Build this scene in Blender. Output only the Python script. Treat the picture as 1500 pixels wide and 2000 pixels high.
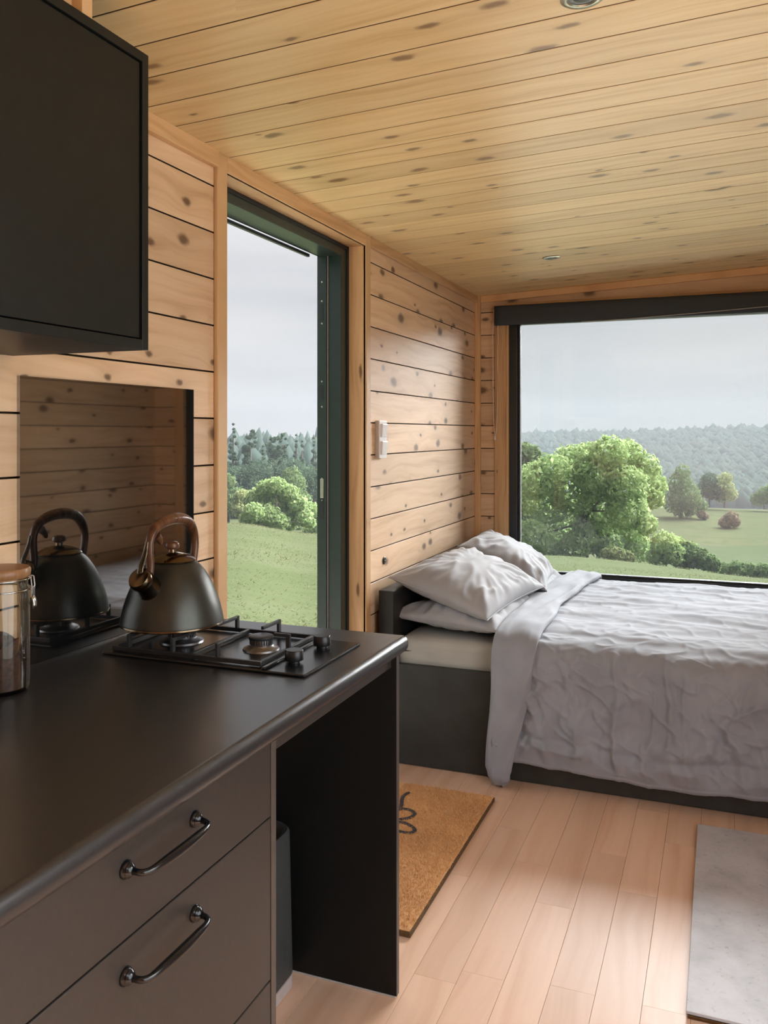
import bpy, bmesh, math, random
import numpy as np
from mathutils import Vector, Matrix

random.seed(7)
rng = np.random.default_rng(11)
for o in list(bpy.data.objects):
    bpy.data.objects.remove(o)
scene = bpy.context.scene
COL = scene.collection
PI = math.pi

# ------------------------------------------------------------------ camera
F, CX, HOR, CAMH = 1678.0, 750.0, 845.0, 1.407
PSI = math.radians(21.47)
S_, C_ = math.sin(PSI), math.cos(PSI)
cam_data = bpy.data.cameras.new('camera')
cam_data.sensor_fit = 'HORIZONTAL'
cam_data.sensor_width = 36.0
cam_data.lens = F / 1500 * 36
cam_data.shift_y = -(1000 - HOR) / 1500
cam_data.clip_start = 0.02
cam_data.clip_end = 5000
cam = bpy.data.objects.new('camera', cam_data)
cam.location = (0, 0, CAMH)
cam.rotation_euler = (PI / 2, 0, PSI)
COL.objects.link(cam)
scene.camera = cam

# ------------------------------------------------------------------ world, sun, exposure
world = bpy.data.worlds.new('overcast_sky')
scene.world = world
world.use_nodes = True
wn = world.node_tree.nodes
wl = world.node_tree.links
wn.clear()
w_out = wn.new('ShaderNodeOutputWorld')
w_bg = wn.new('ShaderNodeBackground')
w_tc = wn.new('ShaderNodeTexCoord')
w_map = wn.new('ShaderNodeMapping')
w_map.inputs['Scale'].default_value = (1.3, 1.3, 9.0)
w_map.inputs['Location'].default_value = (3.1, 0.4, 0.9)
w_noise = wn.new('ShaderNodeTexNoise')
w_noise.inputs['Scale'].default_value = 1.6
w_noise.inputs['Detail'].default_value = 3.0
w_noise.inputs['Roughness'].default_value = 0.45
w_ramp = wn.new('ShaderNodeValToRGB')
w_ramp.color_ramp.elements[0].position = 0.30
w_ramp.color_ramp.elements[0].color = (0.60, 0.61, 0.64, 1)
w_ramp.color_ramp.elements[1].position = 0.72
w_ramp.color_ramp.elements[1].color = (0.83, 0.82, 0.835, 1)
w_sep = wn.new('ShaderNodeSeparateXYZ')
w_mul = wn.new('ShaderNodeMath'); w_mul.operation = 'MULTIPLY_ADD'   # overcast: brighter to the zenith
w_mul.inputs[1].default_value = 0.9
w_mul.inputs[2].default_value = 0.70
w_clamp = wn.new('ShaderNodeMath'); w_clamp.operation = 'MAXIMUM'
w_clamp.inputs[1].default_value = 0.6
wl.new(w_tc.outputs['Generated'], w_map.inputs['Vector'])
wl.new(w_map.outputs['Vector'], w_noise.inputs['Vector'])
wl.new(w_noise.outputs['Fac'], w_ramp.inputs['Fac'])
wl.new(w_tc.outputs['Generated'], w_sep.inputs['Vector'])
wl.new(w_sep.outputs['Z'], w_mul.inputs[0])
wl.new(w_mul.outputs[0], w_clamp.inputs[0])
wl.new(w_ramp.outputs['Color'], w_bg.inputs['Color'])
wl.new(w_clamp.outputs[0], w_bg.inputs['Strength'])
wl.new(w_bg.outputs[0], w_out.inputs['Surface'])

def add_light(name, kind, loc, direction, **kw):
    ld = bpy.data.lights.new(name, kind)
    for k, v in kw.items():
        setattr(ld, k, v)
    lo = bpy.data.objects.new(name, ld)
    lo.location = loc
    lo.rotation_euler = Vector(direction).to_track_quat('-Z', 'Y').to_euler()
    COL.objects.link(lo)
    return lo

# veiled sun behind the cloud, high beyond the picture window
add_light('sun', 'SUN', (8, 10, 10), (-0.40, -0.67, -0.625), energy=28.0, angle=math.radians(66), color=(0.98, 0.985, 1.0))
# added fill lamp outside the unseen side opening, brightens the room
add_light('side_fill', 'AREA', (1.16, 0.85, 1.15), (-1, 0.12, -0.55), shape='RECTANGLE', size=2.0, size_y=1.9,
          energy=40, color=(0.92, 0.96, 1.0))
# sky portals help the sampling of the openings
def portal(name, loc, direction, sx, sy):
    p = add_light(name, 'AREA', loc, direction, shape='RECTANGLE', size=sx, size_y=sy)
    p.data.cycles.is_portal = True
portal('window_portal', (-0.22, 5.32, 1.32), (0, -1, 0), 2.0, 1.6)
portal('door_portal', (-1.66, 2.77, 1.1), (1, 0, 0), 1.1, 2.2)

vs = scene.view_settings
vs.view_transform = 'Standard'
vs.look = 'None'
vs.gamma = 1.0
vs.use_curve_mapping = False
vs.exposure = 0.20
scene.cycles.use_denoising = True
scene.cycles.max_bounces = 10
scene.cycles.diffuse_bounces = 6
scene.cycles.transparent_max_bounces = 16
scene.cycles.sample_clamp_indirect = 6.0
scene.cycles.caustics_reflective = False
scene.cycles.caustics_refractive = False

# ------------------------------------------------------------------ helpers
def pix_dir(u):
    t = (u - CX) / F
    return (-S_ + t * C_, C_ + t * S_, t)
def at_dist(u, v, D):
    """point seen at pixel (u, v) at horizontal distance D"""
    x, y, t = pix_dir(u)
    k = D / math.hypot(x, y)
    return Vector((x * k, y * k, CAMH - (v - HOR) / F * k))

def link(o, parent=None):
    COL.objects.link(o)
    if parent is not None:
        o.parent = parent
    return o
def tag(o, label=None, cat=None, group=None, kind=None):
    if label: o['label'] = label
    if cat: o['category'] = cat
    if group: o['group'] = group
    if kind: o['kind'] = kind
    return o
def empty(name, loc=(0, 0, 0), rz=0.0):
    o = bpy.data.objects.new(name, None)
    o.empty_display_size = 0.05
    o.location = loc
    o.rotation_euler = (0, 0, rz)
    return link(o)
def finish(me, smooth=None):
    if smooth is not None:
        me.polygons.foreach_set('use_smooth', [True] * len(me.polygons))
        if smooth < 179:
            me.set_sharp_from_angle(angle=math.radians(smooth))
    me.update()
def bm_mesh(name, bm, mat, smooth=None):
    me = bpy.data.meshes.new(name)
    bmesh.ops.recalc_face_normals(bm, faces=bm.faces[:])
    bm.to_mesh(me); bm.free()
    me.materials.append(mat)
    finish(me, smooth)
    return me
def obj(name, me, parent=None, loc=None, rot=None):
    o = bpy.data.objects.new(name, me)
    if loc is not None: o.location = loc
    if rot is not None: o.rotation_euler = rot
    return link(o, parent)
def bm_box(bm, lo, hi, bevel=0.0, segs=2, mtx=None):
    v = [bm.verts.new((x, y, z)) for x in (lo[0], hi[0]) for y in (lo[1], hi[1]) for z in (lo[2], hi[2])]
    idx = ((0, 1, 3, 2), (4, 6, 7, 5), (0, 4, 5, 1), (2, 3, 7, 6), (0, 2, 6, 4), (1, 5, 7, 3))
    fs = [bm.faces.new([v[i] for i in q]) for q in idx]
    if mtx is not None:
        for q in v: q.co = mtx @ q.co
    if bevel > 0:
        es = list({e for f in fs for e in f.edges})
        bmesh.ops.bevel(bm, geom=es, offset=bevel, segments=segs, affect='EDGES', profile=0.5, clamp_overlap=True)
def box(name, lo, hi, mat, parent=None, bevel=0.002, segs=2):
    bm = bmesh.new()
    c = [(a + b) / 2 for a, b in zip(lo, hi)]
    bm_box(bm, [a - m for a, m in zip(lo, c)], [a - m for a, m in zip(hi, c)], bevel, segs)
    return obj(name, bm_mesh(name, bm, mat), parent, c)
def boxes(name, lst, mat, parent=None, bevel=0.0):
    bm = bmesh.new()
    for lo, hi in lst: bm_box(bm, lo, hi, bevel)
    return obj(name, bm_mesh(name, bm, mat), parent)
def bm_lathe(bm, prof, n=48, mtx=None, cap=True):
    rings = []
    for r, z in prof:
        if r < 1e-6:
            rings.append([bm.verts.new((0, 0, z))])
        else:
            rings.append([bm.verts.new((r * math.cos(2 * PI * k / n), r * math.sin(2 * PI * k / n), z)) for k in range(n)])
    for a, b in zip(rings, rings[1:]):
        for k in range(n):
            k2 = (k + 1) % n
            if len(a) == 1 and len(b) == 1: continue
            if len(a) == 1: bm.faces.new((a[0], b[k], b[k2]))
            elif len(b) == 1: bm.faces.new((a[k], b[0], a[k2]))
            else: bm.faces.new((a[k], b[k], b[k2], a[k2]))
    if cap:
        for r in (rings[0], rings[-1]):
            if len(r) > 2: bm.faces.new(r)
    if mtx is not None:
        for r in rings:
            for v in r: v.co = mtx @ v.co
def lathe(name, prof, mat, parent=None, loc=(0, 0, 0), rot=None, n=48, cap=True, smooth=40):
    bm = bmesh.new(); bm_lathe(bm, prof, n, None, cap)
    return obj(name, bm_mesh(name, bm, mat, smooth), parent, loc, rot)
def smooth_path(pts, n):
    """Catmull-Rom through pts; any dimension"""
    P = np.array(pts, float)
    P = np.vstack([2 * P[0] - P[1], P, 2 * P[-1] - P[-2]])
    out = []
    m = len(P) - 3
    for i in range(n):
        s = i / (n - 1) * m
        k = min(int(s), m - 1); t = s - k
        a, b, c, d = P[k:k + 4]
        out.append(0.5 * ((2 * b) + (c - a) * t + (2 * a - 5 * b + 4 * c - d) * t * t + (3 * b - a - 3 * c + d) * t ** 3))
    return np.array(out)
def bm_tube(bm, pts, rad, n=10, closed=False, flat=None):
    """rad: number, list, or list of (ra, rb) pairs along side/normal"""
    P = [Vector(p) for p in pts]; m = len(P)
    if isinstance(rad, (int, float)): rad = [rad] * m
    T = []
    for i in range(m):
        a = P[(i - 1) % m] if (closed or i > 0) else P[i]
        b = P[(i + 1) % m] if (closed or i < m - 1) else P[i]
        T.append((b - a).normalized())
    up = Vector((0, 0, 1)) if abs(T[0].z) < 0.9 else Vector((1, 0, 0))
    if flat is not None: up = Vector(flat)
    N = (up - T[0] * up.dot(T[0])).normalized()
    rings = []
    for i in range(m):
        N = (N - T[i] * N.dot(T[i])).normalized()
        B = T[i].cross(N)
        ra, rb = rad[i] if isinstance(rad[i], (tuple, list)) else (rad[i], rad[i])
        rings.append([bm.verts.new(P[i] + N * (ra * math.cos(2 * PI * k / n)) + B * (rb * math.sin(2 * PI * k / n))) for k in range(n)])
    for i in range(m if closed else m - 1):
        a, b = rings[i], rings[(i + 1) % m]
        for k in range(n):
            bm.faces.new((a[k], a[(k + 1) % n], b[(k + 1) % n], b[k]))
    if not closed:
        bm.faces.new(rings[0]); bm.faces.new(rings[-1])
def tube(name, pts, rad, mat, parent=None, n=10, closed=False, loc=None, flat=None):
    bm = bmesh.new(); bm_tube(bm, pts, rad, n, closed, flat)
    return obj(name, bm_mesh(name, bm, mat, 50), parent, loc)
def np_mesh(name, verts, faces, mat, smooth=True):
    """verts (N,3), faces (M,k) arrays"""
    me = bpy.data.meshes.new(name)
    verts = np.asarray(verts, np.float32); faces = np.asarray(faces, np.int32)
    k = faces.shape[1]
    me.vertices.add(len(verts)); me.vertices.foreach_set('co', verts.ravel())
    me.loops.add(faces.size); me.loops.foreach_set('vertex_index', faces.ravel())
    me.polygons.add(len(faces)); me.polygons.foreach_set('loop_start', np.arange(len(faces), dtype=np.int32) * k)
    me.update(calc_edges=True)
    me.materials.append(mat)
    if smooth: me.polygons.foreach_set('use_smooth', np.ones(len(faces), bool))
    me.validate()
    return me
def grid_faces(nu, nv):
    i = np.arange(nu - 1)[:, None] * nv + np.arange(nv - 1)[None, :]
    return np.stack([i, i + nv, i + nv + 1, i + 1], -1).reshape(-1, 4)
_perm = rng.permutation(512)
_perm = np.concatenate([_perm, _perm])
_grad = rng.normal(size=(512, 3)); _grad /= np.linalg.norm(_grad, axis=1)[:, None]
def perlin(x, y, z=0.0):
    x, y, z = np.broadcast_arrays(np.asarray(x, float), np.asarray(y, float), np.asarray(z, float))
    xi, yi, zi = np.floor(x).astype(int), np.floor(y).astype(int), np.floor(z).astype(int)
    xf, yf, zf = x - xi, y - yi, z - zi
    fade = lambda t: t * t * t * (t * (t * 6 - 15) + 10)
    uu, vv, ww = fade(xf), fade(yf), fade(zf)
    out = 0
    for a in (0, 1):
        for b in (0, 1):
            for c in (0, 1):
                h = _perm[(_perm[(_perm[(xi + a) & 511] + yi + b) & 511] + zi + c) & 511]
                g = _grad[h]
                d = g[..., 0] * (xf - a) + g[..., 1] * (yf - b) + g[..., 2] * (zf - c)
                out = out + d * (uu if a else 1 - uu) * (vv if b else 1 - vv) * (ww if c else 1 - ww)
    return out
def ridge(x, y, z=0.0):
    return 1 - np.abs(perlin(x, y, z)) * 2.6

# ------------------------------------------------------------------ materials
def new_mat(name):
    m = bpy.data.materials.new(name); m.use_nodes = True
    nt = m.node_tree
    return m, nt, nt.nodes['Principled BSDF']
def N(nt, kind, **kw):
    n = nt.nodes.new(kind)
    for k, v in kw.items(): setattr(n, k, v)
    return n
def math_node(nt, op, a, b=None, c=None):
    n = nt.nodes.new('ShaderNodeMath'); n.operation = op
    for i, s in enumerate((a, b, c)):
        if s is None: continue
        if isinstance(s, (int, float)): n.inputs[i].default_value = s
        else: nt.links.new(s, n.inputs[i])
    return n.outputs[0]
def mix_col(nt, fac, a, b, blend='MIX'):
    n = nt.nodes.new('ShaderNodeMix'); n.data_type = 'RGBA'; n.blend_type = blend
    for s, i in ((fac, 0), (a, 6), (b, 7)):
        if isinstance(s, (int, float)): n.inputs[i].default_value = s
        elif isinstance(s, tuple): n.inputs[i].default_value = (*s, 1)
        else: nt.links.new(s, n.inputs[i])
    return n.outputs[2]
def ramp(nt, fac, stops):
    n = nt.nodes.new('ShaderNodeValToRGB')
    el = n.color_ramp.elements
    while len(el) < len(stops): el.new(0.5)
    for e, (p, c) in zip(el, stops):
        e.position = p; e.color = (*c, 1) if len(c) == 3 else c
    nt.links.new(fac, n.inputs['Fac'])
    return n.outputs['Color']
def bump(nt, bsdf, height, strength, dist=0.01):
    b = nt.nodes.new('ShaderNodeBump'); b.inputs['Strength'].default_value = strength; b.inputs['Distance'].default_value = dist
    nt.links.new(height, b.inputs['Height']); nt.links.new(b.outputs['Normal'], bsdf.inputs['Normal'])
def noise(nt, vec, scale, detail=3.0, rough=0.5, dist=0.0):
    n = nt.nodes.new('ShaderNodeTexNoise')
    n.inputs['Scale'].default_value = scale; n.inputs['Detail'].default_value = detail
    n.inputs['Roughness'].default_value = rough; n.inputs['Distortion'].default_value = dist
    if vec is not None: nt.links.new(vec, n.inputs['Vector'])
    return n
def plain(name, col, rough=0.5, metal=0.0, var=0.12, nscale=30.0, bstr=0.0, spec=0.5, coat=0.0, vscale=None):
    """plain paint/metal/plastic with slight procedural variation"""
    m, nt, b = new_mat(name)
    tc = N(nt, 'ShaderNodeTexCoord')
    n = noise(nt, tc.outputs['Object'], nscale, 4)
    lo = tuple(c * (1 - var) for c in col); hi = tuple(min(1, c * (1 + var)) for c in col)
    nt.links.new(ramp(nt, n.outputs['Fac'], [(0.3, lo), (0.7, hi)]), b.inputs['Base Color'])
    b.inputs['Roughness'].default_value = rough
    b.inputs['Metallic'].default_value = metal
    b.inputs['Specular IOR Level'].default_value = spec
    b.inputs['Coat Weight'].default_value = coat
    if bstr:
        n2 = noise(nt, tc.outputs['Object'], vscale or nscale * 8, 2)
        bump(nt, b, n2.outputs['Fac'], bstr, 0.002)
    return m
def wood(name, light, mid, dark, knotc, knots=0.5, rough=0.5, kscale=(2.9, 6.5), vary=0.14, grain=(1.6, 34.0), kr=0.085, coat=0.0, spec=0.4):
    """boards: local x along the board, y across"""
    m, nt, b = new_mat(name)
    tc = N(nt, 'ShaderNodeTexCoord'); oi = N(nt, 'ShaderNodeObjectInfo')
    off = N(nt, 'ShaderNodeCombineXYZ')
    nt.links.new(math_node(nt, 'MULTIPLY', oi.outputs['Random'], 83.0), off.inputs[0])
    nt.links.new(math_node(nt, 'MULTIPLY', oi.outputs['Random'], 37.0), off.inputs[1])
    add = N(nt, 'ShaderNodeVectorMath', operation='ADD')
    nt.links.new(tc.outputs['Object'], add.inputs[0]); nt.links.new(off.outputs[0], add.inputs[1])
    sep = N(nt, 'ShaderNodeSeparateXYZ'); nt.links.new(add.outputs[0], sep.inputs[0])
    X, Y = sep.outputs[0], sep.outputs[1]
    kv = N(nt, 'ShaderNodeCombineXYZ')
    nt.links.new(math_node(nt, 'MULTIPLY', X, kscale[0]), kv.inputs[0])
    nt.links.new(math_node(nt, 'MULTIPLY', Y, kscale[1]), kv.inputs[1])
    kn = noise(nt, add.outputs[0], 26.0, 2)
    kvd = N(nt, 'ShaderNodeVectorMath', operation='MULTIPLY_ADD')
    kvd.inputs[1].default_value = (0.10, 0.10, 0)
    nt.links.new(kn.outputs['Color'], kvd.inputs[0]); nt.links.new(kv.outputs[0], kvd.inputs[2])
    vor = N(nt, 'ShaderNodeTexVoronoi', voronoi_dimensions='2D')
    vor.inputs['Scale'].default_value = 1.0
    nt.links.new(kvd.outputs[0], vor.inputs['Vector'])
    vs_ = N(nt, 'ShaderNodeSeparateColor'); nt.links.new(vor.outputs['Color'], vs_.inputs[0])
    has = math_node(nt, 'LESS_THAN', vs_.outputs[0], knots)
    size = math_node(nt, 'MULTIPLY_ADD', vs_.outputs[1], kr, kr * 0.35)
    ratio = math_node(nt, 'DIVIDE', vor.outputs['Distance'], size)
    halo = math_node(nt, 'MULTIPLY', math_node(nt, 'POWER', 2.718, math_node(nt, 'MULTIPLY', ratio, -0.55)), has)
    # grain lines bend round the knots
    wv = N(nt, 'ShaderNodeCombineXYZ')
    low = noise(nt, add.outputs[0], 1.7, 2)
    yb = math_node(nt, 'ADD', Y, math_node(nt, 'MULTIPLY', halo, 0.035))
    yb = math_node(nt, 'ADD', yb, math_node(nt, 'MULTIPLY', low.outputs['Fac'], 0.11))
    nt.links.new(math_node(nt, 'MULTIPLY', X, grain[0]), wv.inputs[0])
    nt.links.new(math_node(nt, 'MULTIPLY', yb, grain[1]), wv.inputs[1])
    g = noise(nt, wv.outputs[0], 1.0, 5, 0.55)
    fv = N(nt, 'ShaderNodeCombineXYZ')
    nt.links.new(math_node(nt, 'MULTIPLY', X, 9.0), fv.inputs[0])
    nt.links.new(math_node(nt, 'MULTIPLY', yb, 420.0), fv.inputs[1])
    fine = noise(nt, fv.outputs[0], 1.0, 2)
    gcol = ramp(nt, g.outputs['Fac'], [(0.28, dark), (0.46, mid), (0.62, light), (0.85, mid)])
    gcol = mix_col(nt, math_node(nt, 'MULTIPLY', fine.outputs['Fac'], 0.22), gcol, dark)
    # per-board tone
    tone = math_node(nt, 'MULTIPLY_ADD', math_node(nt, 'FRACT', math_node(nt, 'MULTIPLY', oi.outputs['Random'], 17.3)), 2 * vary, 1 - vary)
    hsv = N(nt, 'ShaderNodeHueSaturation')
    nt.links.new(gcol, hsv.inputs['Color']); nt.links.new(tone, hsv.inputs['Value'])
    mr = N(nt, 'ShaderNodeMapRange', interpolation_type='SMOOTHSTEP')
    mr.inputs[1].default_value = 1.15; mr.inputs[2].default_value = 0.35; mr.inputs[3].default_value = 0; mr.inputs[4].default_value = 1
    nt.links.new(ratio, mr.inputs[0])
    kmask = math_node(nt, 'MULTIPLY', mr.outputs[0], has)
    c2 = mix_col(nt, math_node(nt, 'MULTIPLY', halo, 0.40), hsv.outputs[0], tuple(d * 0.75 for d in dark))
    c3 = mix_col(nt, math_node(nt, 'MULTIPLY', kmask, 0.85), c2, knotc)
    nt.links.new(c3, b.inputs['Base Color'])
    b.inputs['Roughness'].default_value = rough
    b.inputs['Coat Weight'].default_value = coat
    b.inputs['Specular IOR Level'].default_value = spec
    bump(nt, b, g.outputs['Fac'], 0.10, 0.004)
    return m

M = {}
M['pine_wall'] = wood('pine_wall', (0.76, 0.55, 0.365), (0.70, 0.485, 0.305), (0.56, 0.36, 0.21), (0.11, 0.055, 0.03), knots=0.75, kscale=(4.0, 7.0), kr=0.145)
M['pine_ceiling'] = wood('pine_ceiling', (0.80, 0.62, 0.335), (0.74, 0.545, 0.27), (0.60, 0.41, 0.175), (0.19, 0.10, 0.04), knots=0.60, rough=0.34, kscale=(3.4, 7.0), kr=0.12, vary=0.09)
M['pine_trim'] = wood('pine_trim', (0.70, 0.46, 0.245), (0.63, 0.39, 0.195), (0.50, 0.29, 0.135), (0.13, 0.06, 0.025), knots=0.30, kscale=(2.2, 9.0))
M['oak_floor'] = wood('oak_floor', (0.73, 0.50, 0.365), (0.69, 0.455, 0.32), (0.61, 0.38, 0.25), (0.26, 0.13, 0.07), knots=0.08, rough=0.36,
                      kscale=(1.4, 7.0), vary=0.07, grain=(0.8, 20.0), kr=0.05, spec=0.42)
M['handle_wood'] = wood('handle_wood', (0.1820, 0.0770, 0.0350), (0.1190, 0.0490, 0.0224), (0.0490, 0.0196, 0.0098), (0.0280, 0.0140, 0.0070), knots=0.0, rough=0.28, grain=(6.0, 90.0))
M['lid_wood'] = wood('lid_wood', (0.42, 0.22, 0.10), (0.36, 0.18, 0.08), (0.25, 0.12, 0.05), (0.2, 0.1, 0.05), knots=0.0, rough=0.35, grain=(6.0, 120.0))
M['gap'] = plain('gap', (0.035, 0.018, 0.009), 0.9)
M['groove_shade'] = plain('groove_shade', (0.075, 0.038, 0.015), 0.8)  # shade of the board gaps, put into the side-face colour
M['black_top'] = plain('black_top', (0.006, 0.0066, 0.0085), 0.5, spec=0.3, var=0.3, nscale=220, bstr=0.18, vscale=900, coat=0.55)
M['black_top'].node_tree.nodes['Principled BSDF'].inputs['Coat IOR'].default_value = 1.9
M['black_top'].node_tree.nodes['Principled BSDF'].inputs['Coat Roughness'].default_value = 0.24
M['drawer'] = plain('drawer', (0.026, 0.021, 0.018), 0.40, var=0.12, nscale=90, bstr=0.06, vscale=600)
M['carcass'] = plain('carcass', (0.005, 0.0058, 0.006), 0.5, spec=0.3, var=0.15, nscale=60)
M['edge_band'] = plain('edge_band', (0.055, 0.045, 0.038), 0.4, var=0.1)
M['cabinet'] = plain('cabinet', (0.008, 0.010, 0.0095), 0.42, spec=0.35, var=0.15, nscale=40, bstr=0.10, vscale=420)
M['black_metal'] = plain('black_metal', (0.004, 0.0045, 0.006), 0.2, var=0.2, spec=0.5)
M['knob'] = plain('knob', (0.007, 0.0075, 0.009), 0.38, var=0.2)
M['cast_iron'] = plain('cast_iron', (0.018, 0.019, 0.021), 0.42, var=0.2, bstr=0.1)
M['hob'] = plain('hob', (0.009, 0.009, 0.011), 0.25, var=0.2)
M['steel'] = plain('steel', (0.55, 0.54, 0.52), 0.22, metal=1.0, var=0.1)
M['burner_alloy'] = plain('burner_alloy', (0.24, 0.24, 0.25), 0.38, metal=1.0, var=0.15)
M['kettle'] = plain('kettle', (0.055, 0.056, 0.048), 0.36, metal=0.75, var=0.12, nscale=18)
M['bronze'] = plain('bronze', (0.15, 0.105, 0.062), 0.2, metal=1.0, var=0.2)
M['gunmetal'] = plain('gunmetal', (0.10, 0.085, 0.065), 0.2, metal=1.0, var=0.2)
M['door_paint'] = plain('door_paint', (0.018, 0.034, 0.030), 0.32, var=0.12)
M['frame_paint'] = plain('frame_paint', (0.016, 0.020, 0.022), 0.35, var=0.12)
M['rubber'] = plain('rubber', (0.008, 0.009, 0.010), 0.6)
M['white_plastic'] = plain('white_plastic', (0.76, 0.75, 0.76), 0.3, var=0.03)
M['grey_plastic'] = plain('grey_plastic', (0.46, 0.43, 0.40), 0.35, var=0.05)
M['bin'] = plain('bin', (0.040, 0.044, 0.045), 0.45, var=0.12, nscale=50, bstr=0.05)
M['bin_base'] = plain('bin_base', (0.42, 0.37, 0.36), 0.45, var=0.05)
M['bed'] = plain('bed', (0.026, 0.028, 0.027), 0.48, var=0.2, nscale=12, bstr=0.05)
M['bed_dark'] = plain('bed_dark', (0.012, 0.0125, 0.0125), 0.5, var=0.2, nscale=12)
M['cord'] = plain('cord', (0.70, 0.58, 0.48), 0.6, var=0.05)
M['downlight'] = plain('downlight', (0.40, 0.40, 0.33), 0.3, metal=0.8)
M['downlight_lens'] = plain('downlight_lens', (0.045, 0.045, 0.035), 0.3)
M['cocoa'] = plain('cocoa', (0.075, 0.035, 0.022), 0.9, var=0.35, nscale=120)
M['mat_print'] = plain('mat_print', (0.045, 0.045, 0.05), 0.95, var=0.5, nscale=300)
M['blind'] = plain('blind', (0.034, 0.043, 0.050), 0.75, var=0.15, nscale=300, bstr=0.15, vscale=900)
M['blind_back'] = plain('blind_back', (0.035, 0.050, 0.066), 0.7, var=0.1, nscale=300)
M['blind_hem'] = plain('blind_hem', (0.30, 0.29, 0.27), 0.6, var=0.1)
M['outer_wall'] = plain('outer_wall', (0.05, 0.05, 0.05), 0.8)

def fabric(name, col, rough=0.85, var=0.10, weave=900.0):
    m, nt, b = new_mat(name)
    tc = N(nt, 'ShaderNodeTexCoord')
    n = noise(nt, tc.outputs['Object'], 7.0, 4)
    lo = tuple(c * (1 - var) for c in col); hi = tuple(c * (1 + var) for c in col)
    nt.links.new(ramp(nt, n.outputs['Fac'], [(0.3, lo), (0.7, hi)]), b.inputs['Base Color'])
    b.inputs['Roughness'].default_value = rough
    b.inputs['Sheen Weight'].default_value = 0.15
    w = noise(nt, tc.outputs['Object'], weave, 1)
    bump(nt, b, w.outputs['Fac'], 0.12, 0.001)
    return m
M['linen'] = fabric('linen', (0.265, 0.282, 0.325))
M['pillow'] = fabric('pillow', (0.315, 0.32, 0.345))
M['sheet'] = fabric('sheet', (0.36, 0.36, 0.33))

def concrete():
    m, nt, b = new_mat('concrete')
    tc = N(nt, 'ShaderNodeTexCoord')
    n1 = noise(nt, tc.outputs['Object'], 6.0, 8, 0.65)
    n2 = noise(nt, tc.outputs['Object'], 60.0, 5, 0.7)
    c = ramp(nt, n1.outputs['Fac'], [(0.3, (0.36, 0.355, 0.375)), (0.6, (0.50, 0.495, 0.525))])
    c = mix_col(nt, ramp(nt, n2.outputs['Fac'], [(0.58, (0, 0, 0)), (0.72, (0.5, 0.5, 0.5))]), c, (0.14, 0.135, 0.13))
    nt.links.new(c, b.inputs['Base Color']); b.inputs['Roughness'].default_value = 0.46
    b.inputs['Specular IOR Level'].default_value = 0.35
    bump(nt, b, n2.outputs['Fac'], 0.08, 0.003)
    return m
M['concrete'] = concrete()
def coir():
    m, nt, b = new_mat('coir')
    tc = N(nt, 'ShaderNodeTexCoord'); ge = N(nt, 'ShaderNodeNewGeometry')
    n1 = noise(nt, tc.outputs['Object'], 5.0, 4)
    c = ramp(nt, n1.outputs['Fac'], [(0.3, (0.4860, 0.2170, 0.0750)), (0.7, (0.7020, 0.3780, 0.1500))])
    c = mix_col(nt, math_node(nt, 'MULTIPLY', ge.outputs['Random Per Island'], 0.55), c, (0.78, 0.52, 0.27))
    nt.links.new(c, b.inputs['Base Color']); b.inputs['Roughness'].default_value = 0.9
    return m
M['coir'] = coir()
M['coir_edge'] = plain('coir_edge', (0.10, 0.055, 0.02), 0.95, var=0.4, nscale=80)

def pane_mat(name, refl=1.0, tint=(0.97, 0.985, 0.98)):
    m = bpy.data.materials.new(name); m.use_nodes = True
    nt = m.node_tree; nt.nodes.clear()
    out = N(nt, 'ShaderNodeOutputMaterial'); mx = N(nt, 'ShaderNodeMixShader')
    tr = N(nt, 'ShaderNodeBsdfTransparent'); gl = N(nt, 'ShaderNodeBsdfGlossy'); fr = N(nt, 'ShaderNodeFresnel')
    tr.inputs['Color'].default_value = (*tint, 1); gl.inputs['Roughness'].default_value = 0.02
    fr.inputs['IOR'].default_value = 1.45
    nt.links.new(math_node(nt, 'MULTIPLY', fr.outputs[0], refl), mx.inputs[0])
    nt.links.new(tr.outputs[0], mx.inputs[1]); nt.links.new(gl.outputs[0], mx.inputs[2]); nt.links.new(mx.outputs[0], out.inputs[0])
    return m
M['pane'] = pane_mat('window_glass')
M['jar_glass'] = pane_mat('jar_glass', 0.75, (0.95, 0.95, 0.93))
def black_glass():
    m, nt, b = new_mat('black_glass')
    tc = N(nt, 'ShaderNodeTexCoord'); n = noise(nt, tc.outputs['Object'], 5.0, 3)
    nt.links.new(ramp(nt, n.outputs['Fac'], [(0.3, (0.006, 0.007, 0.007)), (0.7, (0.009, 0.009, 0.009))]), b.inputs['Base Color'])
    b.inputs['Roughness'].default_value = 0.03
    b.inputs['IOR'].default_value = 4.8
    return m
M['black_glass'] = black_glass()

def leaf_mat(name, c1, c2, c3):
    m, nt, b = new_mat(name)
    ge = N(nt, 'ShaderNodeNewGeometry'); tc = N(nt, 'ShaderNodeTexCoord')
    n = noise(nt, tc.outputs['Object'], 0.45, 3)
    c = ramp(nt, ge.outputs['Random Per Island'], [(0.0, c1), (0.55, c2), (1.0, c3)])
    c = mix_col(nt, math_node(nt, 'MULTIPLY', n.outputs['Fac'], 0.6), c, c2)
    nt.links.new(c, b.inputs['Base Color']); b.inputs['Roughness'].default_value = 0.65
    b.inputs['Specular IOR Level'].default_value = 0.0
    tr = N(nt, 'ShaderNodeBsdfTranslucent'); mx = N(nt, 'ShaderNodeMixShader'); mx.inputs[0].default_value = 0.45
    nt.links.new(c, tr.inputs['Color'])
    nt.links.new(b.outputs[0], mx.inputs[1]); nt.links.new(tr.outputs[0], mx.inputs[2])
    nt.links.new(mx.outputs[0], nt.nodes['Material Output'].inputs[0])
    return m
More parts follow.
